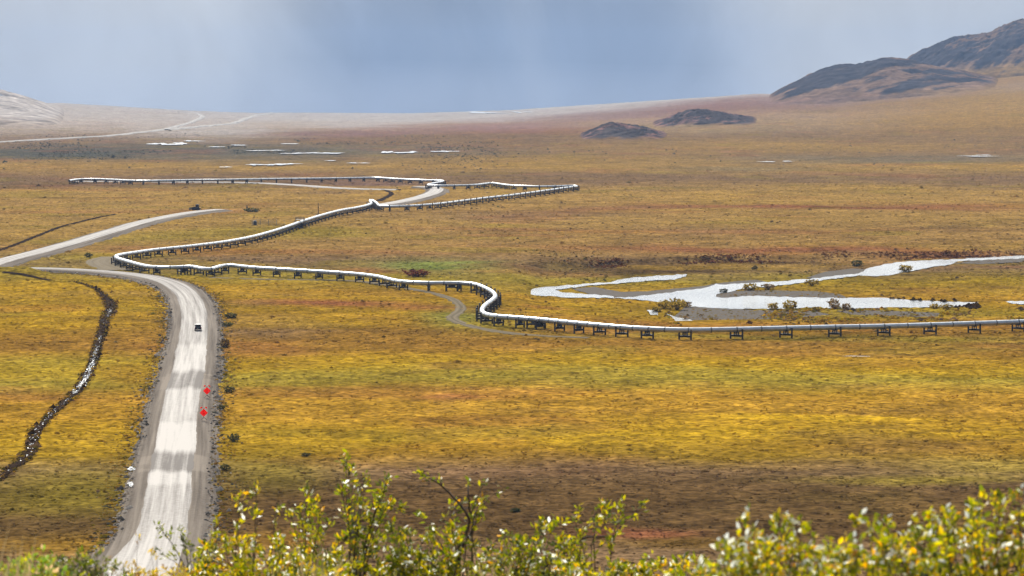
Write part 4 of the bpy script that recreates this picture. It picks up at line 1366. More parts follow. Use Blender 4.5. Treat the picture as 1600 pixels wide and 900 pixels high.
def make_sign(px, py, label):
    i = int(np.argmin(np.abs(project(road_c[:, 0], road_c[:, 1], road_z)[1] - py) + 1e4 * (road_c[:, 1] > 1500)))
    P = hit(px, py, 0.8)
    root = empty('road_sign', (P[0], P[1], float(terr(P[0], P[1])) + 0.78), 0)
    tag(root, label, 'road sign', 'orange diamond signs beside the gravel road')
    import mathutils
    R = mathutils.Matrix.Rotation(math.radians(45), 3, 'Y')
    MB().box((0, -0.06, 1.30), (1.05, 0.025, 1.05), rot=R, bevel=0.008).build('sign_panel', M_red, root)
    leg = MB()
    leg.bar((0, 0, 0.25), (0, 0, 2.2), 0.03)
    for sx in (-1, 1):
        leg.bar((0, 0, 0.5), (sx * 0.55, -0.45, 0), 0.025).bar((0, 0, 0.5), (sx * 0.55, 0.45, 0), 0.025)
    leg.build('stand', M_steel, root)
    for sx in (-1, 1):
        f = MB().bar((0, 0.03, 1.9), (sx * 0.34, 0.03, 2.42), 0.014, seg=6)
        st = f.build('flag_staff', M_post, root)
        g = MB()
        n = 6
        rows = []
        for k in range(n):
            u = k / (n - 1)
            x = sx * (0.27 + 0.3 * u); zt = 2.34 + 0.03 * u + 0.03 * math.sin(5 * u)
            rows.append((g.bm.verts.new((x, 0.02 + 0.06 * math.sin(6 * u + px), zt)), g.bm.verts.new((x + sx * 0.05, 0.02 + 0.07 * math.sin(6 * u + 1 + px), zt - 0.26 - 0.03 * u))))
        for k in range(n - 1):
            g.bm.faces.new((rows[k][0], rows[k + 1][0], rows[k + 1][1], rows[k][1]))
        fl = g.build('flag', M_redflag, root)
        md = fl.modifiers.new('thickness', 'SOLIDIFY'); md.thickness = 0.015
    root.scale = (1.16, 1.16, 1.16)


make_sign(323.5, 621, 'farther orange-red diamond warning sign with flags on the road shoulder')
make_sign(318.5, 656, 'nearer orange-red diamond warning sign with flags on the road shoulder')


def make_dozer():
    p = ground_at(306, 328)
    root = empty('bulldozer', p, math.radians(172))
    tag(root, 'small dark bulldozer standing beside the upper bend of the gravel road', 'bulldozer')
    for sy in (-1, 1):
        t = MB()
        t.prism([(-1.9, 0.35), (-1.55, 0.0), (1.55, 0.0), (1.9, 0.35), (1.6, 0.9), (-1.5, 1.0), (-1.9, 0.7)], sy * 1.05 - 0.3, sy * 1.05 + 0.3)
        t.build('crawler_track', M_rubber, root, bevel=0.04)
    MB().prism([(-1.6, 0.6), (2.0, 0.6), (2.1, 1.35), (0.2, 1.65), (-1.6, 1.5)], -0.7, 0.7).build('body', M_dozer, root, bevel=0.05)
    cb = MB()
    cb.box((-0.75, 0, 2.15), (1.35, 1.4, 1.15), bevel=0.06).box((-0.75, 0, 2.78), (1.65, 1.6, 0.12), bevel=0.03)
    cab = cb.build('cab', M_dozer, root)
    MB().box((-0.05, 0, 2.25), (0.05, 1.1, 0.7)).box((-0.75, -0.72, 2.25), (0.95, 0.05, 0.7)).box((-0.75, 0.72, 2.25), (0.95, 0.05, 0.7)).build('window', M_glass, cab)
    bl = MB()
    bl.prism([(2.75, 0.05), (2.95, 0.05), (2.8, 0.55), (2.95, 1.15), (2.8, 1.2), (2.62, 0.6)], -1.7, 1.7)
    for sy in (-1, 1):
        bl.bar((2.75, sy * 1.4, 0.4), (0.2, sy * 1.45, 0.5), 0.1)
    bl.build('blade', M_dozer, root)
    MB().bar((1.0, 0.3, 1.4), (1.0, 0.3, 2.4), 0.07).build('exhaust', M_steel, root)
    MB().box((-2.1, 0, 0.8), (0.5, 1.2, 0.4)).bar((-2.4, 0, 0.9), (-2.6, 0, 0.15), 0.12, 0.05).build('ripper', M_dozer, root)
    root.scale = (1.15, 1.15, 1.1)


make_dozer()


def make_cabinet():
    p = ground_at(398.5, 352)
    root = empty('equipment_cabinet', p, 0.15)
    tag(root, 'grey equipment cabinet with white cap inside a small mesh fence', 'cabinet')
    MB().box((0, 0, 1.05), (1.7, 1.3, 2.1), bevel=0.05).build('body', M_grey, root)
    MB().box((0, 0, 2.2), (1.0, 0.9, 0.5), bevel=0.12).build('roof_cap', M_white, root)
    MB().box((0, -0.665, 1.05), (1.2, 0.04, 1.7)).build('door', M_steel, root)
    fp = ground_at(413, 351.5)
    f = empty('fence', fp, 0.1)
    tag(f, 'thin grey wire fence enclosing ground right of the grey cabinet', 'fence')
    W, D_, H = 12.0, 9.0, 2.6
    for (x, y) in [(-W / 2, -D_ / 2), (-2, -D_ / 2), (2, -D_ / 2), (W / 2, -D_ / 2), (W / 2, D_ / 2), (-W / 2, D_ / 2), (2, D_ / 2), (-2, D_ / 2)]:
        MB().bar((x, y, -0.2), (x, y, H), 0.06).build('post', M_grey, f)
    m = MB()
    for h in (0.3, 0.9, 1.5, 2.1, 2.55):
        for a, b in (((-W / 2, -D_ / 2, h), (W / 2, -D_ / 2, h)), ((-W / 2, D_ / 2, h), (W / 2, D_ / 2, h)), ((-W / 2, -D_ / 2, h), (-W / 2, D_ / 2, h)), ((W / 2, -D_ / 2, h), (W / 2, D_ / 2, h))):
            m.bar(a, b, 0.035, seg=4)
    m.build('rail', M_grey, f)


make_cabinet()


def make_pole(px, py, h, r, label, name='marker_pole'):
    p = ground_at(px, py)
    root = empty(name, p)
    tag(root, label, 'pole')
    MB().bar((0, 0, -0.3), (0, 0, h), r, r * 0.75).build('shaft', M_post, root)
    MB().bar((0, 0, h), (0, 0, h + 0.12), r * 1.25, r * 0.8).build('cap', M_steel, root)
    MB().box((0, -r - 0.02, h * 0.62), (r * 3.0, 0.03, r * 2.4)).build('plate', M_steel, root)


make_pole(497.3, 334, 5.6, 0.22, 'tall thin timber pole standing behind the slanting pipe run')
make_pole(386, 329.5, 3.0, 0.28, 'short dark timber post beside a bush above the grey cabinet')


def make_crossover():
    """steel stair platform that carries walkers over the pipe"""
    i = int(np.argmin(np.abs(project(pipe_c[:, 0], pipe_c[:, 1], pipe_c[:, 2])[0] - 469) + 1e4 * (project(pipe_c[:, 0], pipe_c[:, 1], pipe_c[:, 2])[1] < 325) + 1e4 * (pipe_c[:, 1] < 1200)))
    p = pipe_c[i]; q = pipe_c[i + 2] - pipe_c[i - 2]
    root = empty('pipe_platform', (p[0], p[1], float(terr(p[0], p[1]))), math.atan2(q[1], q[0]))
    tag(root, 'dark steel stair platform straddling the slanting run of the pipeline', 'platform')
    MB().box((0, 0, 4.0), (3.6, 4.2, 0.14)).build('deck', M_steel, root)
    for sx in (-1, 1):
        for sy in (-1, 1):
            MB().bar((sx * 1.7, sy * 2.0, -0.2), (sx * 1.7, sy * 2.0, 5.1), 0.11).build('post', M_steel, root)
    r = MB()
    for h in (4.55, 5.1):
        for sx in (-1, 1):
            r.bar((sx * 1.7, -2, h), (sx * 1.7, 2, h), 0.06, seg=6)
    r.build('guard_rail', M_steel, root)
    for sy in (-1, 1):
        st = MB()
        for sx in (-0.5, 0.5):
            st.bar((sx, sy * 2.1, 4.0), (sx, sy * 4.6, 0.1), 0.08, seg=6)
        for k in range(9):
            u = (k + 0.5) / 9
            st.box((0, sy * (2.1 + 2.5 * u), 4.0 - 3.9 * u), (1.0, 0.28, 0.05))
        st.build('stair', M_steel, root)
    # the valve body that stands under it
    v = MB().box((0, 0, 1.2), (2.2, 2.4, 2.2), bevel=0.2).bar((0, -1.4, 1.9), (0, 1.4, 1.9), 0.6, seg=12)
    v.build('valve_body', M_steel, root)


make_crossover()


def make_anchor(px_t, label):
    """four-post anchor frame that grips the pipe"""
    pr = project(pipe_c[:, 0], pipe_c[:, 1], pipe_c[:, 2])
    i = int(np.argmin(np.abs(pr[0] - px_t) + 1e4 * (pipe_c[:, 1] > 1150) + 1e3 * (pr[1] < 412)))
    p = pipe_c[i]; q = pipe_c[i + 2] - pipe_c[i - 2]
    root = empty('pipe_anchor', (p[0], p[1], float(terr(p[0], p[1]))), math.atan2(q[1], q[0]))
    tag(root, label, 'pipe anchor', 'heavy anchor frames on the pipeline')
    for sx in (-1, 1):
        for sy in (-1, 1):
            MB().bar((sx * 1.9, sy * 1.6, -0.5), (sx * 1.9, sy * 1.6, 2.7), 0.26, seg=10).build('post', M_steel, root)
        MB().box((sx * 1.9, 0, 1.25), (0.4, 3.0, 0.5)).build('crossbeam', M_steel, root)
    MB().box((0, 0, 1.35), (3.5, 1.7, 0.45), bevel=0.04).box((0, 0, 1.75), (2.4, 1.3, 0.5)).build('anchor_cradle', M_steel, root)


make_anchor(838, 'heavy four-post pipe anchor with dark cradle right of the tight S-bend')
make_anchor(706, 'heavy four-post pipe anchor on the level stretch above the tight bend')
make_anchor(288, 'heavy four-post pipe anchor near the road bend, in the dipping run')


# ------------------------------------------------------------------ shrubs far out on the plain
def far_shrub_mesh(seed, n=150):
    r = np.random.default_rng(seed)
    u = r.normal(size=(n, 3)); u /= np.linalg.norm(u, axis=1, keepdims=True)
    rad = r.uniform(0.45, 1.0, n) ** 0.6
    lump = 1 + 0.3 * np.sin(u[:, 0] * 4 + seed) * np.cos(u[:, 1] * 5)
    c = u * (rad * lump)[:, None] * np.array((1.0, 1.0, 0.75)) + np.array((0, 0, 0.75))
    c[:, 2] = np.maximum(c[:, 2], 0.08)
    V, T, A = [], [], []
    for k in range(n):
        s = r.uniform(0.1, 0.2)
        e = r.normal(size=(3, 3)) * s
        b = len(V)
        V += [tuple(c[k] + e[0]), tuple(c[k] + e[1]), tuple(c[k] + e[2]), tuple(c[k] - e[0])]
        T += [(b, b + 1, b + 2), (b, b + 2, b + 3)]
        g = r.uniform(0.6, 1.5)
        A += [g] * 4
    return np.array(V), np.array(T), np.array(A)


SHRUB_VARIANTS = [far_shrub_mesh(900 + k) for k in range(4)]


def far_shrub(px, py, w, colr, label, seed, tall=1.0, group='bushes out on the tundra'):
    p = ground_at(px, py)
    root = empty('bush', p, seed * 1.3)
    tag(root, label, 'bush', group)
    V, T, A = SHRUB_VARIANTS[seed % 4]
    o = mesh_np('foliage', V * np.array((w / 1.8, w / 1.8, w / 2.3 * tall)), T, M_tuft, parent=root, attrs={'cover': np.clip(A[:, None] * colr, 0.01, 0.8)})
    o['kind'] = 'stuff'
    m = MB()
    for k in range(4):
        a = k * 1.6 + seed
        m.bar((0, 0, -0.1), (math.cos(a) * w * .25, math.sin(a) * w * .25, w * .35 * tall), 0.04 * w, 0.015 * w, seg=5)
    m.build('stem', M_bark, root)


DG = np.array((0.085, 0.08, 0.03)); OY = np.array((0.36, 0.25, 0.045)); OB = np.array((0.24, 0.155, 0.06))
for i, (px, py, w, colr, lab, tall) in enumerate([
    (361, 497, 3.2, DG, 'dark round bush by the right shoulder of the road bend', 0.8),
    (356, 510, 3.0, DG * 1.3, 'low brown-green bush just below the dark round roadside bush', 0.6),
    (352, 543, 2.4, OB * 0.7, 'thin dark bush on the right road verge below the black car', 1.4),
    (359, 614, 2.2, DG * 1.1, 'small dark bush on the verge right of the farther orange sign', 1.0),
    (366, 690, 2.0, DG * 1.4, 'olive bush on the verge right of the pale graded patch', 1.2),
    (352, 735, 1.8, DG, 'dark low bush at the right foot of the road bank', 0.9),
    (346, 640, 1.5, DG * 1.2, 'scruffy little bush on the bank right of the nearer orange sign', 1.0),
    (1038, 482, 4.2, OY * 0.9, 'broad yellow willow bush left of the river pool', 0.9),
    (1058, 484, 4.6, OY, 'tallest yellow willow bush on the near bank of the river pool', 1.2),
    (1072, 480, 3.0, OB, 'small brown bush at the right end of the near-bank willows', 1.0),
    (1025, 487, 3.0, OY * 0.8, 'low olive bush at the left end of the near-bank willows', 0.7),
    (1208, 484, 3.2, OY, 'yellow bush on the near river bank, left of the bank pair', 1.0),
    (1234, 483, 4.0, OY * 0.95, 'taller yellow-brown bush on the near river bank, right of the bank pair', 1.1),
    (1303, 482, 3.4, OB * 1.3, 'wispy tan bush rising against the white water', 1.4),
    (1322, 484, 2.8, OB, 'brown bush just right of the wispy tan riverside bush', 1.1),
    (1275, 486, 2.6, OY * 0.9, 'small yellow bush under the middle of the white pool', 0.8),
    (1460, 482, 3.0, OY, 'small yellow bush near the right end of the white pool', 0.8),
    (1480, 484, 3.6, OY * 0.85, 'olive bush by the narrow gap at the river pool right end', 0.8),
    (1173, 453, 5.0, OY * 0.9, 'wide yellow bush on the spit between the two channels', 0.7),
    (1200, 452, 4.0, OB * 1.1, 'brown bush beside the wide yellow one on the spit', 0.7),
    (1268, 446, 4.2, OY * 0.75, 'olive bush in the middle of the spit between the channels', 0.8),
    (1131, 457, 2.6, DG, 'tiny dark bush at the very tip of the gravel spit', 0.8),
    (1340, 416, 4.0, DG * 1.2, 'dark bush at the bend of the upper channel', 0.9),
    (1415, 424, 5.0, OY * 0.8, 'broad olive bush below the upper channel', 0.7),
    (394, 331, 7.0, DG * 1.3, 'wide dark bush beside the short post above the cabinet', 0.5),
    (138, 402, 3.0, DG * 1.2, 'small dark bush on the verge left of the pipeline tip', 0.9),
    (806, 800, 1.6, np.array((0.06, 0.075, 0.03)), 'lone dark green bush on the brown heath behind the front shrubs', 0.6),
    (478, 713, 1.5, np.array((0.06, 0.065, 0.03)), 'lone dark tussock at the edge of the yellow field', 0.6),
    (652, 432, 8.0, RED * 0.9, 'dark red bush behind the pipe at the end of the green mound', 0.5),
]):
    far_shrub(px, py, w, colr, lab, i, tall)


# ------------------------------------------------------------------ shrubs on the hilltop, close to the camera
def cam_point(px, py, d):
    v = pix_dir(px, py)
    v = v / v[1]
    return np.array([v[0] * d, d, CAMH + v[2] * d])


LEAF_V = np.array([(0, 0, 0), (-0.5, 0.42, 0.10), (0, 0.45, -0.03), (0.5, 0.42, 0.10), (-0.3, 0.75, 0.07), (0.3, 0.75, 0.07), (0, 1.0, 0.0)])
LEAF_T = np.array([(0, 2, 1), (0, 3, 2), (1, 2, 4), (2, 3, 5), (2, 6, 4), (2, 5, 6)])


class Shrub:
    def __init__(self, d, seed, leaf_len, palette, weights, leaf_w=0.42):
        self.d = d; self.r = np.random.default_rng(seed); self.L = leaf_len; self.pal = palette; self.w = np.array(weights) / sum(weights); self.lw = leaf_w
        self.V = []; self.T = []; self.C = []; self.SV = []; self.ST = []; self.n = 0; self.sn = 0
        self.silver = []

    def stem(self, pts, r0, r1, mat_dead=False):
        pts = np.array(pts)
        t = np.gradient(pts, axis=0)
        rad = np.linspace(r0, r1, len(pts))
        a = np.arange(5) * 2 * math.pi / 5
        tn = t / np.maximum(np.linalg.norm(t, axis=1, keepdims=True), 1e-9)
        side = np.cross(tn, np.array([0.13, 0.97, 0.2])); side /= np.maximum(np.linalg.norm(side, axis=1, keepdims=True), 1e-6)
        up = np.cross(side, tn)
        V = pts[:, None, :] + rad[:, None, None] * (np.cos(a)[None, :, None] * side[:, None, :] + np.sin(a)[None, :, None] * up[:, None, :])
        n = len(pts)
        i = np.arange(n - 1)[:, None] * 5; q = np.arange(5)[None, :]
        Fq = np.stack([i + q, i + (q + 1) % 5, i + 5 + (q + 1) % 5, i + 5 + q], 2).reshape(-1, 4)
        self.SV.append(V.reshape(-1, 3)); self.ST.append(Fq + self.sn); self.sn += n * 5

    def leaf(self, p, axis, scale=1.0, colour=None):
        r = self.r
        y = axis / np.linalg.norm(axis)
        x = np.cross(y, r.normal(size=3)); x /= np.linalg.norm(x)
        z = np.cross(x, y)
        L = self.L * scale * r.uniform(0.5, 1.35)
        M = np.stack([x * L * self.lw, y * L, z * L], 0)
        v = LEAF_V @ M + p
        if colour is None:
            k = r.choice(len(self.pal), p=self.w)
            colour = np.array(self.pal[k]) * r.uniform(0.75, 1.3)
        self.V.append(v); self.T.append(LEAF_T + self.n); self.C.append(np.broadcast_to(colour, (7, 3))); self.n += 7

    def tuft(self, p, axis, n=7, spread=0.8, scale=1.0):
        for _ in range(n):
            a = axis + self.r.normal(size=3) * spread
            self.leaf(p + self.r.normal(size=3) * self.L * 0.35, a, scale)

    def shoot(self, px_pts, density=1.0, thick=0.006, start=0.35, dj=0.25, twig=0.06, leafy=True):
        """a shoot through picture points, rooted in the ground, leaved towards its tip"""
        r = self.r
        d = self.d + r.uniform(-dj, dj)
        pts = np.array([cam_point(a, b, d + r.uniform(-0.06, 0.06)) for a, b in px_pts])
        base = pts[0].copy()
        gz = float(terr(base[0], base[1]))
        if base[2] > gz + 0.05:
            root = np.array([base[0] + r.uniform(-.12, .12), base[1] + r.uniform(-.1, .1), gz - 0.03])
            pts = np.vstack([root, (root * 0.4 + base * 0.6) + r.normal(size=3) * 0.02, pts])
        q = smooth_path(pts, 0.03, 0.03)
        q = q + np.cumsum(r.normal(size=q.shape) * 0.0022, axis=0)
        self.stem(q, thick, thick * 0.28)
        if not leafy: return q
        n = len(q)
        k0 = int(n * start)
        ax = np.gradient(q, axis=0)
        for i in range(k0, n):
            u = (i - k0) / max(1, n - k0)
            if r.uniform() < 0.55 * density:
                tl = twig * r.uniform(0.3, 1.2) * (1 - 0.5 * u)
                dirv = ax[i] / np.linalg.norm(ax[i]) * 0.6 + r.normal(size=3) * 0.7 + np.array((0, 0, 0.25))
                dirv /= np.linalg.norm(dirv)
                e = q[i] + dirv * tl
                self.stem(np.array([q[i], (q[i] + e) / 2 + r.normal(size=3) * 0.004, e]), thick * 0.3, thick * 0.14)
                self.tuft(e, dirv, int(r.integers(5, 10)), 0.75)
            if r.uniform() < 0.6 * density:
                self.leaf(q[i], ax[i] / np.linalg.norm(ax[i]) + r.normal(size=3) * 0.9)
        self.tuft(q[-1], ax[-1] / np.linalg.norm(ax[-1]), 8, 0.6)
        return q

    def mass(self, x0, x1, ytop, ybot, n, density=1.0, thick=0.005):
        """a stand of leafy shoots whose tips fill a band"""
        r = self.r
        for _ in range(n):
            tx = r.uniform(x0, x1); top = float(np.interp(tx, [p[0] for p in ytop], [p[1] for p in ytop]))
            ty = top + r.uniform(0.0, 1.0) ** 0.9 * (ybot - top)
            bx = tx + r.normal() * 25
            self.shoot([(bx, 925), ((bx + tx) / 2 + r.normal() * 8, (925 + ty) / 2), (tx, ty)], density, thick, 0.45)

    def build(self, name, label, cat, group, silver_n=0):
        base = np.concatenate(self.SV).mean(0)
        org = np.array([base[0], self.d, float(terr(base[0], self.d))])
        root = empty(name, tuple(org))
        tag(root, label, cat, group)
        mesh_np('stem', np.concatenate(self.SV) - org, np.concatenate(self.ST)[:, ::-1], M_bark, parent=root, smooth=True)
        if self.n:
            f = mesh_np('foliage', np.concatenate(self.V) - org, np.concatenate(self.T), M_leaf, parent=root, attrs={'cover': np.clip(np.concatenate(self.C), 0.01, 0.9)})
            f['kind'] = 'stuff'
        if silver_n:
            V = np.array([v.mean(0) for v in self.V])
            # white leaves added as painted glints of sun and sky
            order = self.r.permutation(len(V))
            prx, pry = project(V[:, 0], V[:, 1], V[:, 2])
            vis = [i for i in order if pry[i] < 895][:silver_n]
            me = mesh_np('leaf', LEAF_V * np.array((self.L * 0.5, self.L * 1.05, self.L)), LEAF_T, M_silver, link=False)
            for i in vis:
                o = bpy.data.objects.new('leaf', me)  # white leaf standing in for a glint
                o.location = V[i] - org + np.array((0, -0.02, 0.008))
                o.rotation_euler = (self.r.uniform(0.1, 1.3), self.r.uniform(-0.8, 0.8), self.r.uniform(-1.5, 1.5))
                o.parent = root
                COL.objects.link(o)
        return root


G1 = (0.12, 0.145, 0.012); G2 = (0.22, 0.225, 0.015); G3 = (0.36, 0.315, 0.018); Y1 = (0.50, 0.35, 0.022); Y2 = (0.52, 0.26, 0.02); SV = (0.80, 0.80, 0.68); DGN = (0.055, 0.07, 0.012)  # SV puts leaf glints and silvery undersides into the palette
PAL_L = [G1, G2, G3, Y1, Y2, SV, DGN]
LW = [5, 5, 4, 1.5, 0.5, 1.3, 4]
YW = [3, 4, 5, 3.6, 1.0, 1.5, 2]
GROUP_L = 'willow shrubs on the hilltop in front'


def left_shrubs():
    s = Shrub(15.0, 1, 0.034, PAL_L, [5, 3, 1, 0.3, 0.1, 0.8, 5], 0.3)
    s.shoot([(300, 925), (290, 880), (268, 845), (252, 822)], 0.8, 0.006, 0.5)
    s.shoot([(295, 925), (292, 870), (282, 838), (276, 826)], 0.8, 0.005, 0.5)
    s.shoot([(300, 925), (299, 880), (298, 850)], 0.8, 0.005, 0.5)
    s.shoot([(290, 900), (272, 880), (252, 868)], 0.5, 0.004, 0.6)
    s.build('willow_shrub', 'thin dark-leaved willow sprig leaning over the bottom of the gravel road', 'shrub', GROUP_L)

    s = Shrub(15.2, 2, 0.034, PAL_L, YW)
    s.mass(300, 450, [(300, 862), (340, 835), (400, 828), (450, 845)], 905, 28, 1.0)
    for tip in ((375, 785), (400, 768), (352, 812), (425, 795), (398, 800), (330, 835)):
        s.shoot([(tip[0] - 10, 925), (tip[0] - 6, 860), tip], 0.75, 0.006, 0.45)
    s.build('willow_shrub', 'bushy golden-yellow willow right beside the road, lowest on the left', 'shrub', GROUP_L)

    s = Shrub(16.0, 3, 0.034, PAL_L, LW)
    for tip in ((480, 768), (492, 785), (455, 800), (515, 815), (470, 800), (500, 800)):
        s.shoot([(478 + (tip[0] - 480) * 0.3, 925), (480 + (tip[0] - 480) * 0.5, 860), tip], 1.1, 0.006, 0.5)
    s.mass(440, 530, [(440, 850), (530, 845)], 905, 9, 0.9)
    s.build('willow_shrub', 'medium green willow with two leafy tops, left of the tallest willow', 'shrub', GROUP_L)

    s = Shrub(16.0, 4, 0.034, PAL_L, LW)
    for tip, st in (((540, 716), 0.55), ((546, 735), 0.5), ((566, 742), 0.5), ((602, 742), 0.6), ((592, 775), 0.5), ((612, 790), 0.5), ((532, 765), 0.6), ((620, 800), 0.5), ((560, 770), 0.5)):
        s.shoot([(552 + (tip[0] - 552) * 0.2, 925), (553 + (tip[0] - 552) * 0.45, 840), (tip[0] * 0.9 + 55, (tip[1] + 800) / 2), tip], 1.3, 0.007, st)
    s.mass(520, 640, [(520, 840), (560, 825), (640, 815)], 905, 19, 1.0)
    s.build('willow_shrub', 'tallest willow shrub with a leafy spire and bare grey twigs inside', 'shrub', GROUP_L)

    # bare dead twigs inside the tall one: a dead shrub of its own
    s = Shrub(16.1, 5, 0.03, PAL_L, LW)
    for k in range(26):
        tx = 552 + s.r.normal() * 16; ty = s.r.uniform(755, 830)
        s.shoot([(556, 925), (553, 850), (552, 822), (tx, ty)], 0, 0.004, 1, 0.1, leafy=False)
    root = s.build('dead_twigs', 'bare grey dead twigs tangled inside the tallest willow shrub', 'dead shrub', None)
    root.children[0].data.materials[0] = M_barkdead

    s = Shrub(15.6, 6, 0.034, PAL_L, LW)
    s.mass(610, 720, [(610, 815), (650, 800), (690, 805), (720, 830)], 900, 32, 1.0)
    s.mass(560, 700, [(560, 860), (700, 860)], 908, 12, 0.9)
    s.build('willow_shrub', 'dense rounded willow clump between the tallest and the forked willow', 'shrub', GROUP_L)

    s = Shrub(15.8, 7, 0.034, PAL_L, LW)
    for branch, dens, st in (([(718, 930), (716, 880), (722, 845), (738, 820), (732, 795), (728, 770), (729, 745)], 0.8, 0.8),
                             ([(722, 930), (718, 880), (724, 850), (739, 818), (733, 798), (712, 772), (690, 750), (668, 737)], 0.5, 0.87),
                             ([(738, 820), (745, 800), (762, 780), (782, 768)], 0.6, 0.55),
                             ([(733, 790), (742, 770), (750, 752)], 0.8, 0.7), ([(720, 860), (708, 835), (706, 810), (712, 795)], 0.8, 0.6),
                             ([(738, 820), (752, 805), (750, 790)], 0.8, 0.6)):
        s.shoot(branch, dens, 0.014 if len(branch) > 5 else 0.006, st, 0.05)
    s.build('willow_shrub', 'forked open willow with a bare curved stem and three leafy tips', 'shrub', GROUP_L)

    s = Shrub(15.4, 8, 0.034, PAL_L, LW)
    s.mass(740, 900, [(740, 850), (770, 822), (800, 832), (830, 815), (852, 808), (875, 832), (900, 845)], 905, 44, 1.0)
    s.build('willow_shrub', 'dense green willow clump between the forked and the leaning willow', 'shrub', GROUP_L)

    s = Shrub(15.5, 9, 0.034, PAL_L, [4, 5, 5, 2, 0.3, 0.7, 3])
    for branch, dens, st in (([(872, 930), (880, 870), (905, 845), (930, 838), (960, 842), (968, 835)], 0.3, 0.95), ([(905, 845), (895, 820), (897, 795)], 1.0, 0.5),
                             ([(920, 840), (940, 825), (940, 795)], 1.0, 0.6), ([(905, 845), (920, 815), (930, 800)], 0.9, 0.55), ([(950, 838), (968, 815), (964, 795)], 0.9, 0.6),
                             ([(958, 836), (980, 810), (1002, 790)], 0.9, 0.55), ([(890, 850), (884, 830), (872, 815)], 0.7, 0.6), ([(935, 838), (945, 812), (952, 798)], 0.9, 0.6)):
        s.shoot(branch, dens, 0.013 if len(branch) > 5 else 0.005, st, 0.05)
    s.build('willow_shrub', 'willow branch leaning right over the brown heath with four leafy tops', 'shrub', GROUP_L)

    s = Shrub(14.4, 10, 0.034, PAL_L, YW)
    s.mass(870, 1110, [(870, 880), (950, 878), (1000, 868), (1060, 870), (1110, 872)], 908, 44, 0.9)
    s.build('willow_shrub', 'low yellow-green willow fringe at the bottom edge, right of the leaning branch', 'shrub', GROUP_L)

    s = Shrub(14.8, 12, 0.034, PAL_L, YW)
    s.mass(290, 560, [(290, 885), (400, 870), (560, 872)], 908, 40, 0.9)
    s.build('willow_shrub', 'low yellow willow fringe along the bottom edge under the two-topped willow', 'shrub', GROUP_L)


left_shrubs()


def right_shrubs():
    W = [5, 7, 5.5, 3.2, 1.0, 1.0, 2.4]
    spec = [
        (1095, 1180, [(1095, 889), (1130, 861), (1158, 815), (1168, 839), (1180, 824)], 20, 'white-flecked willow at the left end of the right-hand thicket'),
        (1180, 1290, [(1180, 821), (1215, 809), (1245, 809), (1265, 841), (1290, 857)], 24, 'white-flecked willow with two short tops, second in the right-hand thicket'),
        (1285, 1400, [(1285, 861), (1320, 849), (1342, 813), (1362, 815), (1385, 824), (1400, 844)], 25, 'white-flecked willow in the middle of the right-hand thicket'),
        (1395, 1500, [(1395, 849), (1430, 814), (1455, 809), (1475, 797), (1500, 809)], 27, 'white-flecked willow just left of the tallest right-hand one'),
        (1490, 1640, [(1490, 814), (1515, 787), (1540, 774), (1565, 784), (1595, 777), (1640, 779)], 36, 'tallest white-flecked willow at the right edge of the picture'),
    ]
    for k, (x0, x1, top, n, lab) in enumerate(spec):
        s = Shrub(9.6 + 0.25 * math.sin(k * 2.1), 40 + k, 0.028, PAL_L, W, 0.48)
        s.mass(x0, x1, top, 905, n, 0.8, 0.0045)
        for a, b in top[1:-1]:
            s.shoot([(a + random.uniform(-15, 15), 925), (a + random.uniform(-6, 6), 870), (a, b)], 0.8, 0.0045, 0.4)
        s.build('silver_willow', lab, 'shrub', 'willow thicket in the right foreground', silver_n=38)


right_shrubs()


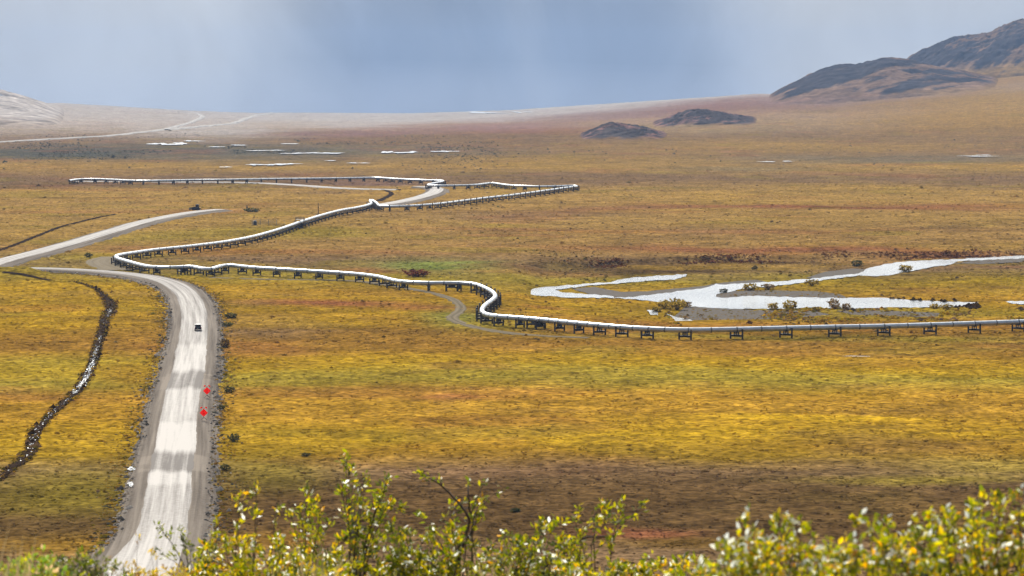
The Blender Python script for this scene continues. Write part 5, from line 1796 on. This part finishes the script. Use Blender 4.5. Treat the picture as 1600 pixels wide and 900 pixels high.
def low_plants():
    s = Shrub(13.2, 70, 0.026, [DGN, G1, G2, (0.2, 0.17, 0.08), (0.16, 0.12, 0.08)], [4, 3, 1.5, 2, 2], 0.4)
    s.mass(60, 210, [(60, 878), (100, 872), (140, 868), (165, 860), (210, 885)], 905, 40, 0.9, 0.004)
    s.build('dwarf_shrub', 'low dark green dwarf shrub at the bottom left beside the road foot', 'shrub', 'low plants along the bottom edge')
    s = Shrub(11.5, 71, 0.03, [G2, (0.16, 0.26, 0.04), G3, (0.5, 0.35, 0.2)], [4, 4, 1, 1], 0.35)
    s.mass(10, 85, [(10, 885), (40, 868), (60, 866), (85, 882)], 905, 22, 0.9, 0.004)
    s.build('dwarf_shrub', 'bright green leafy plant in the bottom left corner', 'shrub', 'low plants along the bottom edge')
    s = Shrub(14.0, 72, 0.026, [(0.4, 0.28, 0.05), Y1, (0.25, 0.14, 0.05), G3], [3, 3, 2, 2], 0.3)
    s.mass(200, 300, [(200, 895), (218, 880), (240, 890), (300, 885)], 908, 22, 0.7, 0.003)
    for px, top in ((213, 840), (166, 862), (232, 868), (245, 872), (152, 866)):
        s.shoot([(px + 3, 925), (px + 2, 880), (px, top)], 0.05, 0.0022, 0.9)
    s.build('dwarf_shrub', 'sparse dry stalks and small leaves in front of the road foot', 'shrub', 'low plants along the bottom edge')
    # tufts of dry grass, blurred close to the lens
    V, T, C = [], [], []
    r = np.random.default_rng(77)
    for k in range(2600):
        px = r.uniform(-40, 1000); d = r.uniform(7.5, 13.5)
        h = 0.10 + 0.10 * max(0, float(vnoise(px / 70.0, d / 2.0, 8))) + (0.10 if 410 < px < 500 or px < 50 else 0)
        p = np.array([(px - 800) / F * d, d, 0.0]); p[2] = float(terr(p[0], p[1])) - 0.02
        lean = r.normal(size=2) * 0.05
        w = 0.004
        h *= r.uniform(0.8, 1.6)
        b = len(V)
        mid = p + np.array([lean[0] * .4, lean[1] * .4, h * .6]); tip = p + np.array([lean[0], lean[1], h])
        V += [p + (-w, 0, 0), p + (w, 0, 0), mid + (w * .8, 0.002, 0), mid + (-w * .8, 0.002, 0), tip]
        T += [(b, b + 1, b + 2), (b, b + 2, b + 3), (b + 3, b + 2, b + 4)]
        g = r.uniform(0.7, 1.3)
        C += [np.array((0.32, 0.24, 0.12)) * g] * 5
    o = mesh_np('dry_grass', V, np.array(T), M_tuft, attrs={'cover': np.array(C)})
    tag(o, kind='stuff')


low_plants()

# ------------------------------------------------------------------ haze: one even box of air round everything
HZ0, HZ1 = -145.0, 225.0
bm = bmesh.new()
bmesh.ops.create_cube(bm, size=1.0)
bmesh.ops.scale(bm, vec=(19400, 19400, HZ1 - HZ0), verts=bm.verts)
bmesh.ops.translate(bm, vec=(0, 0, (HZ0 + HZ1) / 2), verts=bm.verts)
me = bpy.data.meshes.new('haze'); bm.to_mesh(me); bm.free()
hz = bpy.data.objects.new('haze', me); COL.objects.link(hz)
hz['kind'] = 'stuff'
hm = bpy.data.materials.new('pale_haze'); hm.use_nodes = True
ht = hm.node_tree; ht.nodes.clear()
ho = N(ht, 'ShaderNodeOutputMaterial')
hv = N(ht, 'ShaderNodeVolumePrincipled')
hv.inputs['Color'].default_value = (0.40, 0.60, 0.95, 1)
hv.inputs['Density'].default_value = HAZE_DENSITY
hv.inputs['Anisotropy'].default_value = 0.0
ht.links.new(hv.outputs[0], ho.inputs['Volume'])
me.materials.append(hm)


# banks of low mist over the far plain
def mist_bank(c, r, dens):
    bm = bmesh.new()
    bmesh.ops.create_icosphere(bm, subdivisions=4, radius=1.0)
    bmesh.ops.scale(bm, vec=r, verts=bm.verts)
    me = bpy.data.meshes.new('mist_bank'); bm.to_mesh(me); bm.free()
    o = bpy.data.objects.new('mist_bank', me); o.location = c; COL.objects.link(o)
    o['kind'] = 'stuff'
    m = bpy.data.materials.new('white_mist'); m.use_nodes = True
    t = m.node_tree; t.nodes.clear()
    out = N(t, 'ShaderNodeOutputMaterial')
    v = N(t, 'ShaderNodeVolumePrincipled')
    v.inputs['Color'].default_value = (0.66, 0.76, 0.95, 1)
    v.inputs['Density'].default_value = dens
    v.inputs['Anisotropy'].default_value = 0.0
    t.links.new(v.outputs[0], out.inputs['Volume'])
    me.materials.append(m)


# nested shells, so that the bank thins out softly towards its edges
for k in (0.4, 0.55, 0.7, 0.85, 1.0, 1.15):
    mist_bank((-1000 + 60 * k, 7500, 0), (2300 * k, 1250 * k, 105 * k), 0.42e-4)
